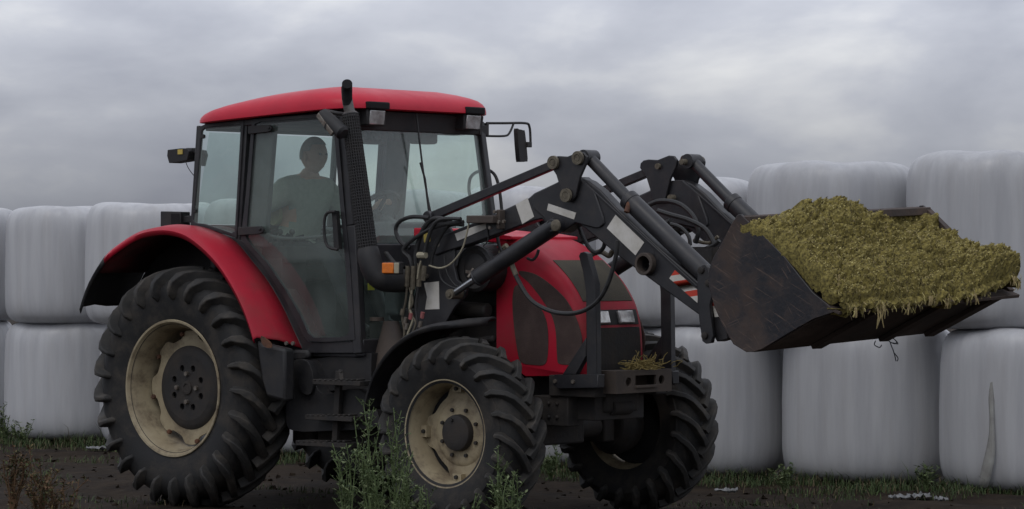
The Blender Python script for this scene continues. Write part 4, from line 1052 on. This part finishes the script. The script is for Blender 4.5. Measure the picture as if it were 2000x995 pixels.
def heap_pt(u, v, fuzz=1.0):
    back = bmir(tipB, v) + Vector((.04, 0, -.045)); lip = bmir(lipB, v) + Vector((.038 - .03 * max(0, v - .4), 0, .0))
    p = back + (lip - back) * u
    n3 = Vector((.52, 0, .85)).normalized()
    h = heap_h(u, v)
    if v < -.6: h *= min(1, .15 + u / .22 + (-.6 - v < .0))
    edge = min(1, (1.03 - abs(v)) / .08 + .40) * min(1, u / .06 + .15)
    q = Vector((p.x * 6, p.y * 6, p.z * 6))
    nz = .025 * mnoise.noise(q) + .055 * abs(mnoise.noise(q * 1.5)) + .066 * abs(mnoise.noise(q * 2.7)) + .034 * abs(mnoise.noise(q * 6.5)) + .010 * mnoise.noise(q * 14) - .035
    if u > .985: h = max(h * .6, .02)
    return p + n3 * (h * edge + nz * fuzz * min(1, edge + .25)) + Vector((.3 * nz, 0, 0)) * fuzz
mb = MB(); NU, NV = 170, 330
rows = []
for i in range(NU + 1):
    u = i / NU; row = [heap_pt(u, -1.004 + 1.945 * j / NV) for j in range(NV + 1)]
    a, b = row[0], row[-1]; sp = .04 * max(0, mnoise.noise(Vector((u * 9, 4, 0))) + .25) * (1 if u < .8 else max(0, (1 - u) / .2)); sk = .16 if u < .8 else .16 * max(.05, (1 - u) / .2)
    rows.append([a + Vector((-.01, .035, -sk)), a + Vector((0, .002, -.2 * sk - sp))] + row + [b + Vector((0, 0, -.9 * sk))])
# face that rolls over the lip
for k, (dx, dz) in enumerate(((.035, -.03), (.02, -.075), (-.10, -.06))):
    rows.append([rows[NU][j] + Vector((dx + .01 * mnoise.noise(Vector((j * .21, k, 0))), 0, dz * (.55 + .7 * abs(mnoise.noise(Vector((j * .09, 3 + k, 0))))))) for j in range(NV + 4)])
mb.grid(rows)
# loose chopped stems all over it
rnd = random.Random(3)
def flake(c, d, n, ln, wd):
    d = Vector(d).normalized(); s_ = d.cross(n)
    if s_.length < 1e-3: s_ = d.orthogonal()
    s_.normalize(); c = Vector(c); bow = Vector(n) * ln * .12
    mb.add([c - d * ln / 2 - s_ * wd / 2, c - d * ln / 2 + s_ * wd / 2, c + bow + s_ * wd / 2, c + bow - s_ * wd / 2, c + d * ln / 2 + s_ * wd * .3, c + d * ln / 2 - s_ * wd * .3], [(0, 1, 2, 3), (3, 2, 4, 5)])
for k in range(15000):
    u = rnd.random() ** .85 * 1.0; v = rnd.uniform(-1.0, .935)
    p = heap_pt(u, v); n3 = Vector((.5, rnd.uniform(-.4, .4), .85)).normalized()
    d = Vector((rnd.gauss(0, 1), rnd.gauss(0, 1), rnd.gauss(0, .8)))
    mb.cur = rnd.choice((0, 0, 1, 1, 2, 3))
    flake(p + n3 * rnd.uniform(-.006, .008), d, n3, rnd.uniform(.006, .022), rnd.uniform(.003, .0075))
for k in range(170):
    v = rnd.uniform(-.98, .92); p = heap_pt(1.0, v) + Vector((.03, 0, -.02))
    mb.cur = rnd.choice((0, 1, 2, 3))
    d = Vector((rnd.gauss(.1, .4), rnd.gauss(0, .5), -1)); flake(p + Vector((rnd.uniform(-.01, .02), 0, rnd.uniform(-.05, .03))), d, Vector((1, 0, .2)), rnd.uniform(.018, .05), rnd.uniform(.004, .009))
for v, ln in ((-.94, .13), (-.86, .06), (-.62, .15), (-.58, .10), (-.30, .08), (.1, .07), (.45, .07), (.8, .06), (-.1, .06), (.92, .05)):
    p = heap_pt(1.0 if v > -.9 else .8, v) + Vector((.04, -.02, -.02))
    for q in range(3):
        mb.cur = 3; flake(p + Vector((0, rnd.uniform(-.02, .02), -ln * .45)), Vector((rnd.gauss(0, .15), rnd.gauss(0, .25), -1)), Vector((1, -.5, 0)), ln, .010)
m_sil = [mat('chopped_maize_%s' % nm, a, b, 55, .9, .95, bump=.6, bscale=120, lo=.30, hi=.62) for nm, a, b in (('mid', (.045, .036, .012), (.285, .235, .066)), ('light', (.38, .325, .11), (.50, .43, .18)), ('dark', (.030, .023, .009), (.09, .066, .026)), ('straw', (.40, .32, .16), (.26, .20, .085)))]
heap = finish('silage_heap', mb, m_sil, origin=P(1650, 560, y=-.2), flat=False, ang=60)
tag(heap, 'heap of olive brown chopped silage filling the raised loader bucket', 'silage')
# straw tuft on the bracket
mb = MB(); rnd = random.Random(9); c0 = Vector((3.33, .09, 1.036))
for k in range(170):
    b = c0 + Vector((rnd.gauss(0, .035), rnd.gauss(0, .075), abs(rnd.gauss(0, .02)) + .004)); pts = [b]
    d = Vector((rnd.gauss(0, 1), rnd.gauss(0, 1), rnd.uniform(.0, .9))).normalized()
    for q in range(3): d = (d + Vector((rnd.gauss(0, .5), rnd.gauss(0, .5), rnd.gauss(-.2, .3)))).normalized(); nx = pts[-1] + d * .032; nx.z = max(nx.z, 1.038); pts.append(nx)
    mb.tube(pts, .0026, 4)
tag(finish('straw_tuft', mb, mat('dry_straw', (.30, .23, .08), (.20, .15, .05), 30, .8), origin=c0), 'small tuft of dry straw caught on the front bumper bracket', 'straw')
# twine under the bucket
mb = MB()
for pts in ([(1733, 662), (1738, 668), (1742, 678), (1747, 692), (1750, 706)], [(1742, 660), (1748, 664), (1754, 672), (1744, 670)], [(1710, 666), (1708, 674), (1718, 679), (1722, 674)], [(1738, 668), (1748, 672), (1752, 667)], [(1747, 690), (1754, 700), (1752, 706)]):
    mb.tube(smooth(PY(pts, .55), 4), .0035, 5)
tag(finish('twine', mb, mat('dark_twine', (.02, .025, .04), (.03, .03, .04), 20, .8), origin=P(1735, 662, y=.55)), 'tangle of dark baler twine hanging under the bucket', 'twine')

# ------------------------------------------------------------------ driver
m_skin = mat('skin', (.55, .34, .25), (.48, .28, .20), 20, .55)
m_swe = mat('grey_green_jumper', (.34, .37, .31), (.29, .32, .27), 30, .9, bump=.2, bscale=200)
m_trs = mat('dark_trousers', (.03, .032, .04), (.045, .046, .05), 20, .9)
m_hair = mat('grey_hair', (.24, .21, .18), (.32, .29, .26), 60, .7)
def skin_body():
    V = {}; E = []; 
    def v(n, p, r, par=None):
        V[n] = (Vector(p), r)
        if par: E.append((par, n))
    v('pelvis', (.16, 0, 1.80), (.165, .125)); v('waist', (.17, 0, 1.95), (.165, .125), 'pelvis'); v('chest', (.22, 0, 2.13), (.22, .16), 'waist'); v('upper', (.25, 0, 2.27), (.19, .13), 'chest')
    v('neck', (.29, 0, 2.37), (.078, .074), 'upper'); v('skull', (.31, 0, 2.44), (.06, .06), 'neck')
    for s, nm in ((-1, 'R'), (1, 'L')):
        v('hip' + nm, (.22, .11 * s, 1.79), (.11, .11), 'pelvis'); v('knee' + nm, (.66, .16 * s, 1.80), (.08, .08), 'hip' + nm); v('shin' + nm, (.80, .16 * s, 1.52), (.06, .06), 'knee' + nm); v('ankle' + nm, (.90, .16 * s, 1.30), (.05, .05), 'shin' + nm); v('toe' + nm, (1.06, .17 * s, 1.25), (.045, .04), 'ankle' + nm)
        v('sho' + nm, (.25, .215 * s, 2.27), (.10, .10), 'upper')
    v('elbL', (.52, .27, 2.02), (.055, .055), 'shoL'); v('wrL', (.84, .13, 2.13), (.036, .036), 'elbL'); v('palmL', (.90, .10, 2.17), (.042, .026), 'wrL')
    v('elbR', (.06, -.38, 2.08), (.058, .058), 'shoR'); v('wrR', (.05, -.24, 2.18), (.038, .038), 'elbR'); v('palmR', (.09, -.19, 2.205), (.042, .028), 'wrR')
    names = list(V); idx = {n: i for i, n in enumerate(names)}
    # fingers rooted in the palms
    def finger(nm, root, dirs, r):
        par = root; p = V[root][0]
        for k, d in enumerate(dirs):
            p = p + Vector(d); n = nm + str(k); v(n, p, (r, r), par); par = n
    for k in range(4):
        oy = (.030, .010, -.010, -.030)[k]; ln = (.9, 1.0, .95, .75)[k]
        finger('fL%d' % k, 'palmL', [(.042, oy, .020), (.026 * ln, 0, .002), (.016 * ln, 0, -.020), (-.006, 0, -.018)], .0095)
        finger('fR%d' % k, 'palmR', [(.040, oy * .8 + .012, .012 + oy * .5), (.026 * ln, .010, -.006), (.012 * ln, .008, -.020), (-.004, .004, -.014)], .0095)
    finger('tL', 'palmL', [(.005, .045, .005), (.018, .018, .004), (.018, .004, -.006)], .0105)
    finger('tR', 'palmR', [(.004, -.040, -.005), (.018, -.016, -.004), (.018, -.002, -.008)], .0105)
    names = list(V); idx = {n: i for i, n in enumerate(names)}
    me = bpy.data.meshes.new('person'); me.from_pydata([tuple(V[n][0]) for n in names], [(idx[a], idx[b]) for a, b in E], [])
    ob = bpy.data.objects.new('person_tmp', me); COL.objects.link(ob)
    md = ob.modifiers.new('skin', 'SKIN'); md.use_smooth_shade = True
    sv = me.skin_vertices[0].data
    for i, n in enumerate(names): sv[i].radius = V[n][1]; sv[i].use_root = (n == 'pelvis')
    s2 = ob.modifiers.new('sub', 'SUBSURF'); s2.levels = 2; s2.render_levels = 2
    dg = bpy.context.evaluated_depsgraph_get(); ev = ob.evaluated_get(dg); m2 = bpy.data.meshes.new_from_object(ev)
    mb = MB()
    segs = [(V[a][0], V[b][0], b) for a, b in E]
    def kind(p):
        best, bn = 9, None
        for a, b, n in segs:
            ab = b - a; t = max(0, min(1, (p - a).dot(ab) / ab.length_squared)); dd = (p - (a + ab * t)).length
            if dd < best: best, bn = dd, n
        if bn[0] in 'ft' and bn[1] in 'LR' or bn.startswith('palm') or bn in ('skull', 'neck') and p.z > 2.35: return 0
        if bn[:3] in ('hip', 'kne', 'shi'): return 2
        if bn[:3] in ('ank', 'toe'): return 3
        return 1
    vs = [Vector(q.co) for q in m2.vertices]; 
    for pl in m2.polygons:
        mb.f.append(tuple(pl.vertices)); mb.m.append(kind(sum((vs[i] for i in pl.vertices), Vector()) / len(pl.vertices)))
    mb.v = vs
    bpy.data.objects.remove(ob); 
    return mb
pb = skin_body()
# head: one shaped surface joined to the same mesh
hc = Vector((.335, 0, 2.52)); rows = []
for i in range(25):
    a = math.pi * i / 24; row = []
    for j in range(36):
        b = 2 * math.pi * j / 36; z = math.cos(a); r = math.sin(a)
        x = r * math.cos(b); y = r * math.sin(b)
        sx = .110; sy = .086; szz = .132
        if z < -.2: sx *= 1 + .30 * (z + .2); sy *= 1 + .34 * (z + .2)
        px_, py_, pz_ = x * sx, y * sy, z * szz
        if x > .6:
            if abs(y) < .25 and -.45 < z < .12: px_ += .026 * (1 - abs(y) / .25) * (1 - abs((z + .18) / .30)) if abs(z + .18) < .30 else 0    # nose
            if abs(abs(y) - .36) < .2 and abs(z - .06) < .16: px_ -= .010                                              # eye sockets
            if abs(y) < .4 and abs(z + .56) < .07: px_ += .006                                                          # lips
            if z < -.72: px_ += .008                                                                                  # chin
        row.append(hc + Vector((px_, py_, pz_)))
    rows.append(row)
pb.cur = 0; pb.grid(rows, True)
for s in (-1, 1): pb.ball(hc + Vector((-.005, .087 * s, -.005)), .032, 6, .6, .3, 1.0)
pb.cur = 4
for s in (-1, 1): pb.ball(hc + Vector((.094, .033 * s, .010)), .010, 5)
person = finish('person', pb, [m_skin, m_swe, m_trs, m_plast, m_soot_shade], origin=(.16, 0, 1.72), ang=180)
tag(person, 'driver in a grey green jumper seated in the cab, one hand on the steering wheel', 'person')
mb = MB(); rows = []
for i in range(12):
    a = math.pi * .50 * i / 11; row = []
    for j in range(36):
        b = 2 * math.pi * j / 36; z = math.cos(a); r = math.sin(a)
        lim = 1.12 if math.cos(b) < -.3 else .86 if math.cos(b) < .45 else .62
        aa = a * lim; z = math.cos(aa); r = math.sin(aa)
        row.append(hc + Vector((r * math.cos(b) * .119, r * math.sin(b) * .095, z * .141)))
    rows.append(row)
mb.grid(rows, True); finish('hair', mb, m_hair, person, origin=None, ang=180)
for ch in person.children: ch.location = -Vector((.16, 0, 1.72))
# yellow cloth beside the driver
mb = MB(); mb.prism(smooth(PY([(528, 396), (541, 396), (546, 415), (540, 436), (530, 440), (520, 420)], -.22), 4, True), (0, .05, 0))
tag(finish('yellow_cloth', mb, mat('pale_yellow_cloth', (.42, .40, .22), (.34, .32, .18), 20, .9), origin=P(535, 415, y=-.22), bevel=.015, segs=3), 'pale yellow cloth under the hand of the driver in the cab', 'cloth')

# ------------------------------------------------------------------ plants and grass
m_leaf = [mat('weed_leaf_%s' % n, a, b, 12, .6, .8) for n, a, b in (('green', (.072, .102, .034), (.10, .135, .048)), ('pale', (.13, .165, .07), (.17, .20, .095)), ('dark', (.030, .055, .018), (.045, .07, .022)))]
m_stem = mat('weed_stem', (.07, .11, .035), (.10, .13, .05), 20, .7)
m_dryl = [mat('dry_leaf_%s' % n, a, b, 12, .8) for n, a, b in (('rust', (.11, .060, .028), (.08, .045, .02)), ('ochre', (.13, .095, .035), (.09, .07, .03)), ('green', (.05, .07, .02), (.07, .085, .03)))]
def weed(base, h, spread, nst, seed, label, mats, group, leafn=60, lsz=.022):
    rnd = random.Random(seed); base = Vector(base)
    sm = MB(); lm = MB()
    for s in range(nst):
        a = rnd.uniform(0, 6.28); d = Vector((math.cos(a), math.sin(a), 0)) * spread * rnd.uniform(.1, 1)
        hh = h * rnd.uniform(.6, 1.0) * (1 if s else 1.0)
        if s == 0: hh = h; d *= .2
        path = smooth([base + d * .15, base + d * .45 + Vector((0, 0, hh * .35)), base + d * .8 + Vector((rnd.gauss(0, .015), rnd.gauss(0, .015), hh * .7)), base + d + Vector((rnd.gauss(0, .03), rnd.gauss(0, .03), hh))], 5)
        n = len(path); sm.tube(path, [.0055 * (1 - .75 * i / n) + .001 for i in range(n)], 5)
        twigs = []
        for k in range(int(9 * hh / .6) + 3):
            t = rnd.uniform(.25, .97); i = int(t * (n - 1)); p = path[i]
            b = rnd.uniform(0, 6.28); ln = rnd.uniform(.05, .16) * (1.1 - .6 * t)
            q = p + Vector((math.cos(b), math.sin(b), rnd.uniform(.5, 1.3))).normalized() * ln
            sm.tube([p, (p + q) / 2 + Vector((0, 0, -.004)), q], [.0022, .0018, .0010], 4); twigs.append((p, q))
        for k in range(leafn):
            if rnd.random() < .72 and twigs:
                p0, p1 = rnd.choice(twigs); c = p0 + (p1 - p0) * rnd.uniform(.2, 1.05)
            else:
                c = path[int(rnd.uniform(.15, 1) * (n - 1))].copy()
            b = rnd.uniform(0, 6.28); dv = Vector((math.cos(b), math.sin(b), rnd.uniform(-.3, 1.1))).normalized()
            ln = lsz * rnd.uniform(.7, 1.9); wd = ln * rnd.uniform(.15, .30); sd = dv.cross(Vector((rnd.gauss(0, .4), rnd.gauss(0, .4), 1))).normalized()
            up = sd.cross(dv) * ln * .10
            lm.cur = rnd.choice((0, 0, 1, 2))
            lm.add([c, c + dv * ln * .45 + sd * wd + up, c + dv * ln, c + dv * ln * .45 - sd * wd + up], [(0, 1, 2), (0, 2, 3)])
    o = finish('weed_plant', sm, m_stem if mats is m_leaf else m_dryl[0], origin=base, space='world')
    tag(o, label, 'plant', group)
    c = finish('leaves', lm, mats, o, flat=True)
    # children take the parent's origin
    c.location = -base
    return o
def at(px, Y): q = wpt(px, Y); return Vector((q.x, q.y, ground_h(q.x, q.y)))
G1 = 'green weeds growing in front of the tractor'
for i, (px, Y, h, sp, ns, lab) in enumerate((
    (722, 18.6, .95, .09, 8, 'tallest green weed, in front of the gap between steps and front wheel'),
    (682, 18.4, .70, .12, 8, 'bushy green weed below the lowest step, leftmost of the clump'),
    (775, 18.6, .90, .12, 8, 'tall loose green weed standing against the left part of the near front tyre'),
    (790, 18.2, .66, .14, 9, 'green weed low in front of the cream front rim'),
    (740, 18.1, .72, .16, 11, 'dense green weed in the middle of the clump at the frame bottom'),
    (830, 18.1, .46, .12, 7, 'short spreading green weed right of the clump, below the cream front rim'),
    (915, 18.3, .40, .10, 6, 'short green weed at the bottom right of the cream front rim'),
    (975, 18.4, .68, .10, 8, 'slim weed with pale tips before the tread of the near front tyre'),
    (1000, 18.2, .52, .10, 7, 'small seedy weed furthest right before the near front tyre'))):
    weed(at(px, Y), h, sp, ns, 100 + i, lab, m_leaf, G1, 62, .019)
G2 = 'dry reddish weeds at the left edge'
for i, (px, Y, h, sp, ns, lab) in enumerate((
    (22, 21.5, .50, .18, 11, 'dry reddish weed in the bottom left corner of the photo'),
    (78, 20.5, .46, .16, 10, 'ochre dry weed second from the left edge'),
    (118, 20.0, .38, .14, 8, 'small dry weed furthest right, left of the rear tyre'))):
    weed(at(px, Y), h, sp, ns, 200 + i, lab, m_dryl, G2, 60, .022)
G3 = 'green weeds at the foot of the bales'
for i, (px, Y, h, lab) in enumerate((
    (45, 28.9, .22, 'low leafy weed at the foot of the left bales'),
    (12, 28.9, .36, 'upright weed in front of the seam at the left photo edge'),
    (1535, 23.55, .20, 'weed at the seam between the two bales under the bucket'),
    (1075, 24.8, .28, 'weed glimpsed between the front wheels'),
    (1812, 23.0, .19, 'weed at the seam beside the bale with the loose film'))):
    weed(at(px, Y), h, .10, 6, 300 + i, lab, m_leaf, G3, 30, .028)
# grass
mb = MB(); rnd = random.Random(5)
m_grass = [mat('grass_%s' % n, a, b, 8, .7) for n, a, b in (('green', (.045, .075, .02), (.065, .095, .028)), ('dark', (.028, .05, .015), (.04, .06, .018)), ('dry', (.12, .095, .05), (.09, .07, .035)))]
def blade(x, y, h, lean):
    z = ground_h(x, y) - .005; a = rnd.uniform(0, 6.28); d = Vector((math.cos(a), math.sin(a), 0)); s_ = Vector((-d.y, d.x, 0)) * rnd.uniform(.0025, .005)
    b = Vector((x, y, z)); p1 = b + Vector((0, 0, h * .55)) + d * lean * h * .3; p2 = b + Vector((0, 0, h * (1 - .3 * lean))) + d * lean * h
    mb.cur = rnd.choice((0, 0, 1, 1, 2)); mb.add([b - s_, b + s_, p1 + s_ * .8, p1 - s_ * .8, p2], [(0, 1, 2, 3), (3, 2, 4)])
pathpx = [(-150, 30.6), (137, 29.4), (330, 28.25), (590, 27.2), (836, 26.4), (1092, 25.6), (1380, 24.6), (1700, 23.8), (1850, 23.3), (2050, 22.8), (2200, 22.3)]
pathw = [wpt(a, b) for a, b in pathpx]
seglen = [(pathw[i + 1] - pathw[i]).length for i in range(len(pathw) - 1)]; tot = sum(seglen)
for k in range(17000):
    s_ = rnd.uniform(0, tot); i = 0
    while s_ > seglen[i]: s_ -= seglen[i]; i += 1
    p = pathw[i] + (pathw[i + 1] - pathw[i]) * (s_ / seglen[i])
    off = abs(rnd.gauss(0, .42)); dens = mnoise.noise(Vector((p.x * 1.3, p.y * 1.3, off * 1.5)))
    if off > .25 and dens < -.05 + off * .25: continue
    nrm = Vector((-.6, -.8, 0)); q = p + nrm * (off - .12) + Vector((rnd.gauss(0, .05), rnd.gauss(0, .05), 0))
    blade(q.x, q.y, rnd.uniform(.04, .13) * (1.35 if off < .15 else .8) * (2.0 if rnd.random() < .03 else 1), rnd.uniform(.2, 1.0))
for k in range(22000):
    x = rnd.uniform(-5.4, 4.9); y = rnd.uniform(18.2, 29)
    if mnoise.noise(Vector((x * 1.1, y * .8, 9))) + .35 * mnoise.noise(Vector((x * 4, y * 4, 2))) < .20: continue
    blade(x, y, rnd.uniform(.02, .075), rnd.uniform(.3, 1))
tag(finish('grass', mb, m_grass, space='world', flat=True), 'short grass along the foot of the bales', 'grass', kind='stuff')
# clods and litter of chopped stems on the track
mb = MB()
for k in range(900):
    x = rnd.uniform(-4.8, 4.6); y = rnd.uniform(18, 28); r = abs(rnd.gauss(0, .014)) + .006; z = ground_h(x, y)
    vs = [Vector((x, y, z)) + Vector((rnd.gauss(0, 1), rnd.gauss(0, 1), rnd.gauss(.2, .6))).normalized() * r * rnd.uniform(.7, 1.3) for _ in range(8)]
    mb.add(vs, [(0, 1, 2), (0, 2, 3), (0, 3, 4), (1, 2, 5), (2, 3, 5), (3, 4, 6), (4, 0, 6), (5, 6, 7), (0, 1, 7), (1, 5, 7), (4, 6, 7)])
tag(finish('dirt_clods', mb, m_soil, space='world', flat=True), 'clods of soil scattered on the track', 'soil', kind='stuff')
# torn pieces of film
m_scrap = mat('torn_white_film', (.20, .205, .21), (.10, .10, .10), 14, .5)
for i, (px, Y, sx, sy, lab) in enumerate((
    (195, 27.9, .15, .07, 'strip of white film lying in the grass behind the rear tyre'),
    (1795, 22.6, .11, .07, 'crumpled scrap of white film, biggest one in the grass under the bucket'),
    (1757, 22.4, .10, .04, 'flat scrap of white film left of the crumpled one under the bucket'),
    (1418, 23.3, .11, .04, 'thin scrap of white film beside the far front tyre'),
    (1838, 22.2, .06, .05, 'tiny scrap of white film nearest the bale with the loose strip'))):
    q = at(px, Y); mb = MB(); rows = []
    for a in range(9):
        rows.append([q + Vector(((a / 8 - .5) * 2 * sx * (.8 + .3 * mnoise.noise(Vector((b, i, 0)))), (b / 6 - .5) * 2 * sy, .035 + .04 * mnoise.noise(Vector((a * .7 + i * 5, b * .8, 2))))) for b in range(7)])
    mb.grid(rows); tag(finish('film_scrap', mb, m_scrap, origin=q, space='world', solid=.003, ang=25), lab, 'plastic scrap', 'scraps of torn bale film')
